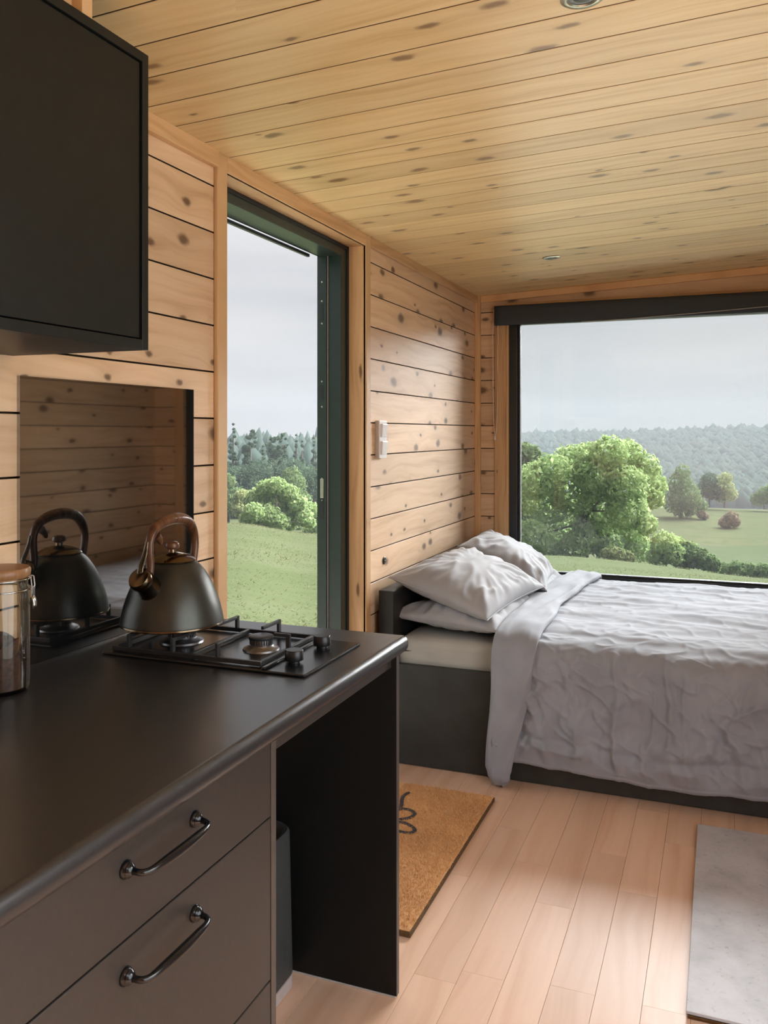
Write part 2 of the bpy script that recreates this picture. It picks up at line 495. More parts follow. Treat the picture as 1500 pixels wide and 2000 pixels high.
M['leaf_bright'] = leaf_mat('leaf_bright', (0.1639, 0.2483, 0.0955), (0.2899, 0.3934, 0.1645), (0.4519, 0.5070, 0.2754))
M['leaf_mid'] = leaf_mat('leaf_mid', (0.0809, 0.1206, 0.0554), (0.1293, 0.1850, 0.0796), (0.1948, 0.2424, 0.1120))
M['leaf_dark'] = leaf_mat('leaf_dark', (0.0396, 0.0693, 0.0463), (0.0729, 0.1103, 0.0686), (0.1125, 0.1521, 0.0859))
M['leaf_pale'] = leaf_mat('leaf_pale', (0.1906, 0.2281, 0.1004), (0.3046, 0.3414, 0.1600), (0.3996, 0.4272, 0.2182))
M['leaf_russet'] = leaf_mat('leaf_russet', (0.1337, 0.1040, 0.0758), (0.2090, 0.1609, 0.1179), (0.2677, 0.2189, 0.1424))
M['bounce_slab'] = plain('bounce_slab', (0.78, 0.74, 0.62), 0.8, var=0.1, nscale=3)
M['ridge'] = plain('ridge', (0.042, 0.060, 0.050), 1.0, var=0.35, nscale=0.05, spec=0.0)
M['bark'] = plain('bark', (0.10, 0.085, 0.065), 0.9, var=0.3, nscale=4)
def grass_mat():
    m, nt, b = new_mat('meadow')
    tc = N(nt, 'ShaderNodeTexCoord')
    mp = N(nt, 'ShaderNodeMapping'); nt.links.new(tc.outputs['Object'], mp.inputs[0])
    mp.inputs['Rotation'].default_value = (0, 0, 0.45); mp.inputs['Scale'].default_value = (0.55, 1.0, 1.0)
    n1 = noise(nt, mp.outputs[0], 0.30, 7, 0.68); n2 = noise(nt, mp.outputs[0], 2.2, 5, 0.65); n3 = noise(nt, mp.outputs[0], 0.03, 3)
    c = ramp(nt, n1.outputs['Fac'], [(0.3, (0.0495, 0.0624, 0.0305)), (0.5, (0.0662, 0.0765, 0.0429)), (0.72, (0.0860, 0.0888, 0.0587))])
    c = mix_col(nt, math_node(nt, 'MULTIPLY', n2.outputs['Fac'], 0.75), c, (0.0436, 0.0610, 0.0219))
    c = mix_col(nt, math_node(nt, 'MULTIPLY', n3.outputs['Fac'], 0.35), c, (0.0648, 0.0677, 0.0415))
    nt.links.new(c, b.inputs['Base Color']); b.inputs['Roughness'].default_value = 0.9
    b.inputs['Specular IOR Level'].default_value = 0.0
    bump(nt, b, n2.outputs['Fac'], 0.25, 0.10)
    return m
M['meadow'] = grass_mat()
M['blade'] = leaf_mat('blade', (0.0933, 0.1160, 0.0436), (0.1360, 0.1446, 0.0716), (0.1856, 0.1673, 0.1116))

# ------------------------------------------------------------------ room dimensions (metres)
XL, XR, YB, YF = -1.40, 0.97, -1.40, 5.09
def ceil_z(x): return 2.236 + 0.0442 * (x - XL)
TH = math.atan(0.0442)

# boards ------------------------------------------------------------
_board_cache = {}
def board_mesh(L, w, t, mat, ch=0.0010):
    key = (round(L, 3), round(w, 4), t, mat.name)
    if key in _board_cache: return _board_cache[key]
    a = w / 2
    if 'floor' in mat.name: ch = 0.0003
    prof = [(-a, -t), (-a, -ch), (-a + ch, 0), (a - ch, 0), (a, -ch), (a, -t)]
    vs_, fs = [], []
    for x in (-L / 2, L / 2): vs_ += [(x, y, z) for y, z in prof]
    n = len(prof)
    for k in range(n): fs.append((k, (k + 1) % n, n + (k + 1) % n, n + k))
    fs += [tuple(range(n))[::-1], tuple(range(n, 2 * n))]
    me = bpy.data.meshes.new('board')
    me.from_pydata(vs_, [], fs)
    bm = bmesh.new(); bm.from_mesh(me); bmesh.ops.recalc_face_normals(bm, faces=bm.faces[:]); bm.to_mesh(me); bm.free()
    me.materials.append(mat)
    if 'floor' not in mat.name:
        me.materials.append(M['groove_shade'])
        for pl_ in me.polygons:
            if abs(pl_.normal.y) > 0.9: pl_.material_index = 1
    me.update()
    _board_cache[key] = me
    return me
def board(name, c, xaxis, normal, L, w, t, mat, parent):
    x = Vector(xaxis).normalized(); z = Vector(normal).normalized(); y = z.cross(x)
    o = bpy.data.objects.new(name, board_mesh(L, w, t, mat))
    o.matrix_world = Matrix(((x.x, y.x, z.x, c[0]), (x.y, y.y, z.y, c[1]), (x.z, y.z, z.z, c[2]), (0, 0, 0, 1)))
    link(o)
    if parent is not None: o.parent = parent
    return o
GAP = 0.0045
PITCH = 0.1375
Z0 = 1.449 - 10 * PITCH          # lowest board joint
rows = [(Z0 + k * PITCH, Z0 + (k + 1) * PITCH) for k in range(-1, 17)]
rows = [(max(a, 0.0), b) for a, b in rows if b > 0.02 and a < 2.33]

# wall_left with the door opening Y 2.234..3.317, z 0..2.19
DY0, DY1, DZ = 2.234, 3.317, 2.189
wall_left = boxes('wall_left', [((XL - 0.20, YB - 0.2, -0.1), (XL - 0.02, DY0 - 0.02, 2.42)), ((XL - 0.20, DY1 + 0.02, -0.1), (XL - 0.02, YF + 0.2, 2.42)),
                                ((XL - 0.20, DY0 - 0.02, DZ + 0.02), (XL - 0.02, DY1 + 0.02, 2.42))], M['gap'])
tag(wall_left, 'horizontal pine boarded side wall with a door opening', kind='structure')
for a, b in rows:
    zt = min(b, ceil_z(XL) + 0.02)
    if zt - a < 0.02: continue
    w = zt - a - GAP; zc = (zt + a) / 2
    for y0, y1 in ((YB, DY0 - 0.02), (DY1 + 0.02, YF)):
        board('board', (XL, (y0 + y1) / 2, zc), (0, 1, 0), (1, 0, 0), y1 - y0, w, 0.018, M['pine_wall'], wall_left)
# wall_far with the picture window X -1.209..0.70, z 0.49..2.13
WX0, WX1, WZ0, WZ1 = -1.209, 0.72, 0.50, 2.12
wall_far = boxes('wall_far', [((XL - 0.2, YF + 0.02, -0.1), (WX0, YF + 0.2, 2.5)), ((WX1, YF + 0.02, -0.1), (XR + 0.2, YF + 0.2, 2.5)),
                              ((WX0, YF + 0.02, -0.1), (WX1, YF + 0.2, WZ0)), ((WX0, YF + 0.02, WZ1), (WX1, YF + 0.2, 2.5))], M['gap'])
tag(wall_far, 'pine boarded end wall around the picture window', kind='structure')
for a, b in rows:
    top = ceil_z(XR) + 0.02
    zt = min(b, top)
    if zt - a < 0.02: continue
    w = zt - a - GAP; zc = (zt + a) / 2
    if a < WZ0 - 0.07 or b > WZ1 + 0.08 or (a >= WZ1): spans = ((XL, XR),)
    else: spans = ((XL, WX0), (WX1, XR))
    if len(spans) == 1 and not (zt <= WZ0 or a >= WZ1 - 0.002):
        # row straddles the opening: trim it to the solid part
        if a < WZ0: zt = WZ0
        else: a = WZ1
        if zt - a < 0.02: continue
        w = zt - a - GAP; zc = (zt + a) / 2
    for x0, x1 in spans:
        board('board', ((x0 + x1) / 2, YF, zc), (1, 0, 0), (0, -1, 0), x1 - x0, w, 0.018, M['pine_wall'], wall_far)
# wall_right with an added opening, out of view, to let light in
RY0, RY1, RZ0, RZ1 = -0.20, 1.90, 0.12, 2.12
wall_right = boxes('wall_right', [((XR + 0.02, YB - 0.2, -0.1), (XR + 0.2, RY0, 2.5)), ((XR + 0.02, RY1, -0.1), (XR + 0.2, YF + 0.2, 2.5)),
                                  ((XR + 0.02, RY0, RZ1), (XR + 0.2, RY1, 2.5)), ((XR + 0.02, RY0, -0.1), (XR + 0.2, RY1, RZ0))], M['gap'])
tag(wall_right, 'horizontal pine boarded wall opposite the kitchen', kind='structure')
for a, b in rows:
    zt = min(b, ceil_z(XR) + 0.02)
    if zt - a < 0.02: continue
    w = zt - a - GAP; zc = (zt + a) / 2
    mid = (a + zt) / 2
    for y0, y1 in (((YB, RY0), (RY1, YF)) if RZ0 < mid < RZ1 else ((YB, YF),)):
        board('board', (XR, (y0 + y1) / 2, zc), (0, 1, 0), (-1, 0, 0), y1 - y0, w, 0.018, M['pine_wall'], wall_right)
# wall_back
wall_back = boxes('wall_back', [((XL - 0.2, YB - 0.2, -0.1), (XR + 0.2, YB - 0.02, 2.5))], M['gap'])
for a, b in rows:
    board('board', ((XL + XR) / 2, YB, (a + b) / 2), (1, 0, 0), (0, 1, 0), XR - XL, b - a - GAP, 0.018, M['pine_wall'], wall_back)
tag(wall_back, 'pine wall behind the camera', kind='structure')
# ceiling (rises a little to the right)
def slope_box(bm, x0, x1, y0, y1, d0, d1):
    vv = []
    for x in (x0, x1):
        for y in (y0, y1):
            for d in (d0, d1): vv.append(bm.verts.new((x, y, ceil_z(x) + d)))
    for q in ((0, 1, 3, 2), (4, 6, 7, 5), (0, 4, 5, 1), (2, 3, 7, 6), (0, 2, 6, 4), (1, 5, 7, 3)): bm.faces.new([vv[i] for i in q])
bm = bmesh.new(); slope_box(bm, XL - 0.2, XR + 0.2, YB - 0.2, YF + 0.2, 0.022, 0.2)
ceiling = tag(obj('ceiling', bm_mesh('ceiling', bm, M['gap'])), 'gently sloping ceiling of narrow varnished pine boards', kind='structure')
CP = 0.1405
y = 2.243 - 26 * CP
while y < YF - 0.01:
    y1 = min(y + CP, YF)
    if y1 - y > 0.02 and y > YB - CP:
        xc = (XL + XR) / 2
        board('board', (xc, (y + y1) / 2, ceil_z(xc)), (math.cos(TH), 0, math.sin(TH)), (math.sin(TH), 0, -math.cos(TH)),
              (XR - XL) / math.cos(TH), y1 - y - 0.0046, 0.016, M['pine_ceiling'], ceiling)
    y += CP
# floor planks along Y
floor = tag(boxes('floor', [((XL - 0.2, YB - 0.2, -0.14), (XR + 0.2, YF + 0.2, -0.0135))], M['gap']), 'pale oak plank floor', kind='structure')
PW = 0.1125
x = XL - 0.02
k = 0
lens = (0.62, 0.9, 1.22, 0.75, 1.05)
while x < XR:
    x1 = min(x + PW, XR)
    yy = YB - 0.6 * ((k * 0.37) % 1.0); j = k
    while yy < YF:
        L = lens[(j * 3 + k) % 5]
        y1 = min(yy + L, YF); y0 = max(yy, YB)
        if y1 - y0 > 0.03:
            o = board('plank', ((x + x1) / 2, (y0 + y1) / 2, 0), (0, 1, 0), (0, 0, 1), y1 - y0 - 0.0006, x1 - x - 0.0008, 0.012, M['oak_floor'], floor)
        yy += L; j += 1
    x += PW; k += 1

# trims ------------------------------------------------------------
def trim(n, lo, hi, long_axis, mat=None, bevel=0.004, label='plain pine trim strip'):
    """box whose local x runs along the trim so that the grain follows it"""
    mat = mat or M['pine_trim']
    c = Vector([(a + b) / 2 for a, b in zip(lo, hi)]); d = [b - a for a, b in zip(lo, hi)]
    order = {0: (0, 1, 2), 1: (1, 2, 0), 2: (2, 0, 1)}[long_axis]
    dl = [d[i] for i in order]
    bm = bmesh.new(); bm_box(bm, [-q / 2 for q in dl], [q / 2 for q in dl], bevel, 2)
    o = obj('trim_%d' % n, bm_mesh('trim', bm, mat))
    ax = [Vector((1, 0, 0)), Vector((0, 1, 0)), Vector((0, 0, 1))]
    cols = [ax[i] for i in order]
    o.matrix_world = Matrix(((cols[0].x, cols[1].x, cols[2].x, c.x), (cols[0].y, cols[1].y, cols[2].y, c.y), (cols[0].z, cols[1].z, cols[2].z, c.z), (0, 0, 0, 1)))
    tag(o, label, kind='structure')
    return o
cz = ceil_z(XL)
trim(1, (XL, YB, cz - 0.046), (XL + 0.022, DY0 - 0.054, cz + 0.004), 1, label='pine cornice above the kitchen wall')
trim(2, (XL, DY1 + 0.051, cz - 0.040), (XL + 0.018, YF, cz + 0.004), 1, label='pine cornice above the bed wall')
trim(3, (XL, DY0 - 0.054, 0), (XL + 0.016, DY0, cz + 0.002), 2, label='near upright of the door casing')
trim(4, (XL, DY1, 0), (XL + 0.016, DY1 + 0.051, cz + 0.002), 2, label='far upright of the door casing')
trim(5, (XL, DY0, DZ), (XL + 0.016, DY1, cz + 0.003), 1, label='head of the door casing under the ceiling')
# door linings (wood reveal)
trim(6, (XL - 0.068, DY1, 0), (XL + 0.012, DY1 + 0.018, DZ + 0.018), 2, bevel=0.001, label='wooden reveal beside the door frame')
trim(7, (XL - 0.068, DY0 - 0.018, 0), (XL + 0.012, DY0, DZ + 0.018), 2, bevel=0.001, label='wooden reveal on the kitchen side of the door')
trim(8, (XL - 0.068, DY0, DZ), (XL + 0.012, DY1, DZ + 0.018), 1, bevel=0.001, label='wooden reveal above the door')
# corner post and window casing, header cornice
trim(9, (XL, YF - 0.028, 0), (XL + 0.034, YF, cz + 0.004), 2, label='corner strip where the two boarded walls meet')
trim(10, (WX0 - 0.070, YF - 0.016, 0.42), (WX0, YF, 2.17), 2, label='upright casing beside the picture window')
trim(11, (WX1, YF - 0.016, 0.42), (WX1 + 0.07, YF, 2.17), 2, label='casing on the far side of the picture window')
trim(12, (WX0, YF - 0.016, WZ1), (WX1, YF, 2.185), 0, label='casing board above the picture window')
trim(13, (WX0, YF - 0.012, 0.42), (WX1, YF, WZ0), 0, label='casing board below the picture window')
hd = trim(14, (XL + 0.034, YF - 0.02, 2.215), (XR, YF, 2.256), 0, label='sloping pine cornice above the picture window')
hd.rotation_euler = (0, -TH, 0)
hd.location.z = ceil_z((XL + XR) / 2) - 0.02
trim(15, (WX0 - 0.004, YF, WZ0), (WX0 + 0.012, YF + 0.06, WZ1), 2, bevel=0.001, label='pale reveal strip at the window edge')
# boxed-in timber above the wall cabinet
sof = trim(16, (XL, 0.55, 2.151), (-1.078, 1.222, 2.252), 1, bevel=0.001, label='boxed-in timber between wall cabinet and ceiling')
trim(17, (-1.110, 1.2225, 2.151), (-1.056, 1.249, 2.256), 2, bevel=0.001, label='short upright batten above the wall cabinet')

# door frame ---------------------------------------------------------
door = empty('door_1', (XL - 0.068, (DY0 + DY1) / 2, 0))
tag(door, 'dark green door frame standing open to the meadow', kind='structure')
def dbox(name, lo, hi, mat, parent=door, bevel=0.002):
    o = box(name, lo, hi, mat, None, bevel)
    o.parent = parent
    o.matrix_parent_inverse = Matrix.Translation(-Vector(door.location)) if parent is door else parent.matrix_parent_inverse
    return o
fx = XL - 0.068
far_stile = dbox('stile', (fx - 0.060, 3.249, 0.0), (fx - 0.0, DY1 + 0.01, DZ), M['door_paint'])
dbox('stile_rebate', (fx - 0.105, 3.236, 0.0), (fx - 0.061, DY1 + 0.01, DZ), M['door_paint'])
dbox('stile_seal', (fx - 0.062, 3.2425, 0.0), (fx - 0.0595, 3.26, DZ - 0.04), M['grey_plastic'], bevel=0)
dbox('gasket', (fx - 0.004, DY1 - 0.018, 0.0), (fx + 0.006, DY1, DZ), M['rubber'])
dbox('stile', (fx - 0.105, DY0 - 0.01, 0.0), (fx, DY0 + 0.062, DZ), M['door_paint'])
dbox('head_rail', (fx - 0.105, DY0, DZ - 0.046), (fx, DY1, DZ), M['door_paint'])
dbox('gasket', (fx - 0.004, DY0, DZ - 0.014), (fx + 0.006, DY1, DZ), M['rubber'])
dbox('drip_bar', (fx - 0.117, DY0 - 0.06, DZ - 0.062), (fx - 0.104, 3.165, DZ - 0.050), M['frame_paint'], bevel=0.001)
dbox('head_seal', (fx - 0.100, DY0, DZ - 0.0475), (fx - 0.096, 3.24, DZ - 0.0455), M['rubber'], bevel=0)
dbox('threshold', (fx - 0.105, DY0, -0.02), (fx, DY1, 0.02), M['frame_paint'])
# screws, strike and keeps on the lock-side rebate
for zz in (2.035, 1.955, 1.862, 1.62, 1.515, 1.215, 1.125):
    o = lathe('screw', [(0.0, 0.0016), (0.003, 0.0014), (0.0042, 0.0)], M['steel'], None, (fx - 0.083, 3.2358, zz), (PI / 2, 0, 0), n=10)
    o.parent = door; o.matrix_parent_inverse = Matrix.Translation(-Vector(door.location))
o = dbox('strike_plate', (fx - 0.090, 3.2335, 1.135), (fx - 0.074, 3.2362, 1.215), M['steel'], bevel=0.001)
dbox('strike_plate', (fx - 0.092, 3.2345, 1.045), (fx - 0.074, 3.2362, 1.135), M['frame_paint'], bevel=0.001)
dbox('strike_plate', (fx - 0.090, 3.2348, 1.545), (fx - 0.076, 3.2362, 1.605), M['frame_paint'], bevel=0.001)
dbox('strike_plate', (fx - 0.090, 3.2348, 1.875), (fx - 0.076, 3.2362, 1.945), M['frame_paint'], bevel=0.001)

# picture window -----------------------------------------------------
win = empty('window_1', ((WX0 + WX1) / 2, YF, WZ0))
tag(win, 'large fixed picture window with slim dark frame', kind='structure')
def wbox(name, lo, hi, mat, bevel=0.002):
    o = box(name, lo, hi, mat, None, bevel)
    o.parent = win; o.matrix_parent_inverse = Matrix.Translation(-Vector(win.location))
    return o
fy = YF + 0.02
wbox('window_frame', (WX0 + 0.012, fy, WZ0), (WX0 + 0.062, fy + 0.07, WZ1), M['frame_paint'])
wbox('glazing_bead', (WX0 + 0.062, fy + 0.015, WZ0), (WX0 + 0.076, fy + 0.055, WZ1), M['rubber'])
wbox('window_frame', (WX1 - 0.062, fy, WZ0), (WX1, fy + 0.07, WZ1), M['frame_paint'])
wbox('window_frame', (WX0 + 0.062, fy, WZ0), (WX1 - 0.062, fy + 0.07, WZ0 + 0.068), M['frame_paint'])
wbox('glazing_bead', (WX0 + 0.076, fy + 0.015, WZ0 + 0.068), (WX1 - 0.062, fy + 0.055, WZ0 + 0.080), M['rubber'])
wbox('window_frame', (WX0 + 0.062, fy, WZ1 - 0.06), (WX1 - 0.062, fy + 0.07, WZ1), M['frame_paint'])
wbox('pane', (WX0 + 0.060, fy + 0.030, WZ0 + 0.06), (WX1 - 0.06, fy + 0.036, WZ1 - 0.055), M['pane'], bevel=0)
# frame of the added, unseen side opening for the fill light
for nm, lo, hi, ax in (('added_window', (XR + 0.06, RY0, RZ0), (XR + 0.12, RY1, RZ1), 1),):
    lst = []
    t = 0.055
    a, b = lo[ax], hi[ax]
    def seg(p, q, z0, z1):
        l = list(lo); h = list(hi); l[ax] = p; h[ax] = q; l[2] = z0; h[2] = z1; return (tuple(l), tuple(h))
    lst = [seg(a, a + t, lo[2], hi[2]), seg(b - t, b, lo[2], hi[2]), seg(a + t, b - t, lo[2], lo[2] + t), seg(a + t, b - t, hi[2] - t, hi[2])]
    if nm == 'added_window': lst.append(seg((a + b) / 2 - t / 2, (a + b) / 2 + t / 2, lo[2] + t, hi[2] - t))
    wo = tag(boxes(nm, lst, M['frame_paint']), 'added dark framed side opening out of view, lets in light', kind='structure')

# ------------------------------------------------------------------ kitchen
CT, CB = 0.900, 0.860            # worktop top / bottom
CF = -0.728                      # worktop front edge
def bullnose(name, x0, x1, y0, y1, z0, z1, r, mat, parent=None):
    """worktop: rounded long front edge at x1"""
    bm = bmesh.new()
    prof = [(x0, z0), (x1 - r * 0.6, z0)]
    for k in range(9):
        a = -PI / 2 + PI * k / 8
        rr = (z1 - z0) / 2
        prof.append((x1 - rr * 0.75 + rr * 0.75 * math.cos(a), (z0 + z1) / 2 + rr * math.sin(a)))
    prof.append((x0, z1))
    A = [bm.verts.new((p[0], y0, p[1])) for p in prof]; B = [bm.verts.new((p[0], y1, p[1])) for p in prof]
    n = len(prof)
    for k in range(n): bm.faces.new((A[k], A[(k + 1) % n], B[(k + 1) % n], B[k]))
    bm.faces.new(A); bm.faces.new(B)
    es = [e for e in bm.edges if abs(e.verts[0].co.y - y1) < 1e-6 and abs(e.verts[1].co.y - y1) < 1e-6]
    bmesh.ops.bevel(bm, geom=es, offset=0.003, segments=2, affect='EDGES')
    o = obj(name, bm_mesh(name, bm, mat, 35), parent)
    md = o.modifiers.new('weighted_normals', 'WEIGHTED_NORMAL'); md.keep_sharp = True; md.weight = 100
    return o
wt = bullnose('worktop', XL + 0.001, CF, 0.05, 2.020, CB, CT, 0.02, M['black_top'])
tag(wt, 'black textured kitchen worktop with rounded front edge', 'worktop')

def drawer_unit(name, y0, y1, label):
    u = empty(name, (-1.05, (y0 + y1) / 2, 0))
    inv = Matrix.Translation(-Vector(u.location))
    def part(n, lo, hi, mat, bevel=0.0015, par=u):
        o = box(n, lo, hi, mat, None, bevel); o.parent = par; o.matrix_parent_inverse = inv; return o
    part('body', (XL + 0.005, y0, 0.10), (-0.775, y1 - 0.019, CB - 0.004), M['carcass'])
    part('side_panel', (XL + 0.005, y1 - 0.018, 0.0), (-0.7535, y1, CB - 0.0015), M['edge_band'], 0.001)
    part('plinth', (-0.83, y0, 0.0), (-0.815, y1 - 0.019, 0.10), M['carcass'])
    for z0, z1 in ((0.7185, 0.852), (0.4255, 0.7155), (0.105, 0.4225)):
        d = part('drawer', (-0.774, y0 + 0.002, z0), (-0.754, y1 - 0.0205, z1), M['drawer'])
        zc = 0.814 if z0 > 0.7 else (0.669 if z0 > 0.4 else 0.376)
        ym = 1.039 if y1 > 1 else (y0 + y1) / 2
        bm = bmesh.new()
        pts = [(-0.7545, -0.082, 0), (-0.742, -0.082, 0), (-0.7285, -0.079, -0.001), (-0.722, -0.066, -0.002), (-0.7195, -0.035, -0.002), (-0.7185, 0.0, -0.002)]
        pts = pts + [(p[0], -p[1], p[2]) for p in pts[-2::-1]]
        path = smooth_path([(a, b + ym, c + zc) for a, b, c in pts], 41)
        rad = []
        for i in range(41):
            s = abs(i - 20) / 20
            rad.append(0.0046 + 0.0026 * max(0, 1 - (s / 0.42) ** 2) + (0.0008 if s > 0.75 else 0))
        bm_tube(bm, path, rad, 12)
        for sgn in (-1, 1):
            mt = Matrix.Translation((-0.7545, ym + sgn * 0.082, zc)) @ Matrix.Rotation(PI / 2, 4, 'Y')
            bm_lathe(bm, [(0, 0), (0.0125, 0), (0.0128, 0.003), (0.0105, 0.0055), (0.0095, 0.007), (0.0105, 0.0085), (0.0085, 0.011), (0.006, 0.014), (0.0, 0.015)], 20, mt, cap=False)
        h = obj('handle', bm_mesh('handle', bm, M['black_metal'], 50), d)
        h.matrix_parent_inverse = Matrix.Translation(-Vector(d.location)) @ Matrix.Identity(4)
        d_loc = Vector(d.location)
        h.matrix_parent_inverse = (inv @ Matrix.Translation(d_loc)).inverted() @ inv
        h['label'] = 'glossy black bow handle'
    tag(u, label, 'drawer unit')
    return u
drawer_unit('drawer_unit', 0.690, 1.381, 'dark brown drawer unit with two black bow handles in view')
# end panel, apron
pl = empty('end_panel', (-1.07, 2.009, 0))
inv = Matrix.Translation(-Vector(pl.location))
for n, lo, hi, mt in (('panel', (XL + 0.02, 2.000, 0.004), (-0.7535, 2.017, CB - 0.0015), M['carcass']), ('edge_strip', (-0.7535, 2.000, 0.004), (-0.7525, 2.017, CB - 0.0015), M['edge_band']),
                      ('apron', (-0.790, 1.3825, 0.822), (-0.7665, 1.9985, CB - 0.0015), M['drawer']), ('floor_seal', (XL + 0.03, 1.9975, 0.0), (-0.756, 2.0195, 0.004), M['grey_plastic'])):
    o = box(n, lo, hi, mt, None, 0.0008); o.parent = pl; o.matrix_parent_inverse = inv
tag(pl, 'black upright end panel and apron carrying the worktop', 'panel')

# upper cabinet ------------------------------------------------------
UX, UY0, UY1, UZ0, UZ1 = -1.052, 0.55, 1.4065, 1.5695, 2.150
up = empty('wall_cabinet', (-1.22, 1.0, UZ0))
inv = Matrix.Translation(-Vector(up.location))
def upart(n, lo, hi, mat, bevel=0.001, par=up):
    o = box(n, lo, hi, mat, None, bevel); o.parent = par; o.matrix_parent_inverse = inv; return o
t = 0.019
upart('back_panel', (XL + 0.002, UY0, UZ0 + t), (UX - 0.03, UY1 - t, UZ1 - t), M['carcass'])
upart('end_panel', (XL + 0.002, UY1 - t, UZ0), (UX, UY1, UZ1), M['cabinet'])
upart('end_panel', (XL + 0.002, UY0, UZ0), (UX, UY0 + t, UZ1), M['cabinet'])
upart('base_panel', (XL + 0.002, UY0 + t, UZ0), (UX, UY1 - t - 0.0005, UZ0 + t), M['cabinet'])
upart('top_panel', (XL + 0.002, UY0 + t, UZ1 - t), (UX, UY1 - t - 0.0005, UZ1), M['cabinet'])
upart('door', (UX - 0.028, UY0 + t + 0.003, UZ0 + t + 0.003), (UX - 0.004, UY1 - t - 0.004, UZ1 - t - 0.003), M['cabinet'])
tag(up, 'dark charcoal wall cabinet with inset flat door above the hob', 'cabinet')

# splashback ---------------------------------------------------------
sp = empty('splashback', (XL + 0.003, 1.744, CT))
inv = Matrix.Translation(-Vector(sp.location))
for n, lo, hi, mt in (('glass_panel', (XL + 0.001, 1.420, CT + 0.004), (XL + 0.0075, 2.068, 1.5285), M['black_glass']),
                      ('sealing_strip', (XL + 0.0005, 0.9, CT + 0.0002), (XL + 0.0095, 2.018, CT + 0.0036), M['steel'])):
    o = box(n, lo, hi, mt, None, 0); o.parent = sp; o.matrix_parent_inverse = inv
tag(sp, 'glossy black glass splashback mirroring the boarded wall', 'splashback')

# hob ------------------------------------------------------------------
HX0, HX1, HY0, HY1 = -1.318, -0.802, 1.590, 1.885
hob = empty('gas_hob', ((HX0 + HX1) / 2, (HY0 + HY1) / 2, CT))
inv = Matrix.Translation(-Vector(hob.location))
def hadd(o, par=None):
    o.parent = hob; o.matrix_parent_inverse = inv; return o
hadd(box('hob_plate', (HX0, HY0, CT + 0.0002), (HX1, HY1, CT + 0.0065), M['hob'], None, 0.0025))
BURN = ((-1.205, 1.740, 1.0), (-0.990, 1.742, 0.82))
for bx, by, s in BURN:
    hadd(lathe('burner_base', [(0, 0), (0.052 * s, 0), (0.050 * s, 0.004), (0.036 * s, 0.009), (0.034 * s, 0.012), (0, 0.012)], M['burner_alloy'], None, (bx, by, CT + 0.0065), n=40))
    bm = bmesh.new()
    bm_lathe(bm, [(0, 0), (0.028 * s, 0), (0.030 * s, 0.013), (0, 0.013)], 40)
    for k in range(28):
        a = 2 * PI * k / 28
        bm_box(bm, (0.0285 * s, -0.0014, 0.002), (0.0325 * s, 0.0014, 0.012), 0, 1, Matrix.Rotation(a, 4, 'Z'))
    hadd(obj('flame_ring', bm_mesh('flame_ring', bm, M['burner_alloy'], 35), None, (bx, by, CT + 0.0185)))
    hadd(lathe('burner_cap', [(0, 0), (0.0345 * s, 0), (0.036 * s, 0.002), (0.0355 * s, 0.006), (0.033 * s, 0.0075), (0, 0.0078)], M['cast_iron'], None, (bx, by, CT + 0.0318), n=40))
for kx, ky in ((-0.866, 1.668), (-0.866, 1.808)):
    hadd(lathe('control_knob', [(0, 0), (0.013, 0), (0.013, 0.005), (0.0195, 0.0062), (0.0205, 0.008), (0.0198, 0.027), (0.0185, 0.0285), (0, 0.0288)], M['knob'], None, (kx, ky, CT + 0.0068), n=32))
hadd(box('plate_rib', (-0.905, HY0 + 0.002, CT + 0.0065), (-0.895, HY1 - 0.002, CT + 0.0125), M['hob'], None, 0.002))
# pan support
GZ = CT + 0.0085
bars = []
gx0, gx1, gy0, gy1 = -1.302, -0.914, 1.606, 1.874
tb = 0.0045
bars += [((gx0, gy0, GZ), (gx1, gy0 + 2 * tb, GZ + 0.010)), ((gx0, gy1 - 2 * tb, GZ), (gx1, gy1, GZ + 0.010)),
         ((gx0, gy0 + 2 * tb, GZ), (gx0 + 2 * tb, gy1 - 2 * tb, GZ + 0.010)), ((gx1 - 2 * tb, gy0 + 2 * tb, GZ), (gx1, gy1 - 2 * tb, GZ + 0.010)),
         ((-1.100, gy0 + 2 * tb, GZ), (-1.091, gy1 - 2 * tb, GZ + 0.010))]
GT = CT + 0.0485
def finger(x, y, dx, dy, L):
    px, py = abs(dy) * tb * 0.8, abs(dx) * tb * 0.8
    x0, x1 = sorted((x, x + dx * 0.011)); y0, y1 = sorted((y, y + dy * 0.011))
    a = ((x0 - px, y0 - py, GZ + 0.009), (x1 + px, y1 + py, GT))
    x0, x1 = sorted((x + dx * 0.011, x + dx * L)); y0, y1 = sorted((y + dy * 0.011, y + dy * L))
    b = ((x0 - px, y0 - py, GT - 0.008), (x1 + px, y1 + py, GT))
    return [a, b]
for x in (-1.258, -1.140, -1.024): bars += finger(x, gy0, 0, 1, 0.092)
for x in (-1.258, -1.130, -1.012): bars += finger(x, gy1, 0, -1, 0.088)
bars += finger(gx1, 1.742, -1, 0, 0.042) + finger(gx0, 1.742, 1, 0, 0.055)
hadd(boxes('pan_support', bars, M['cast_iron'], None, 0.0012))
tag(hob, 'black two-burner gas hob with iron pan supports and two knobs', 'hob')

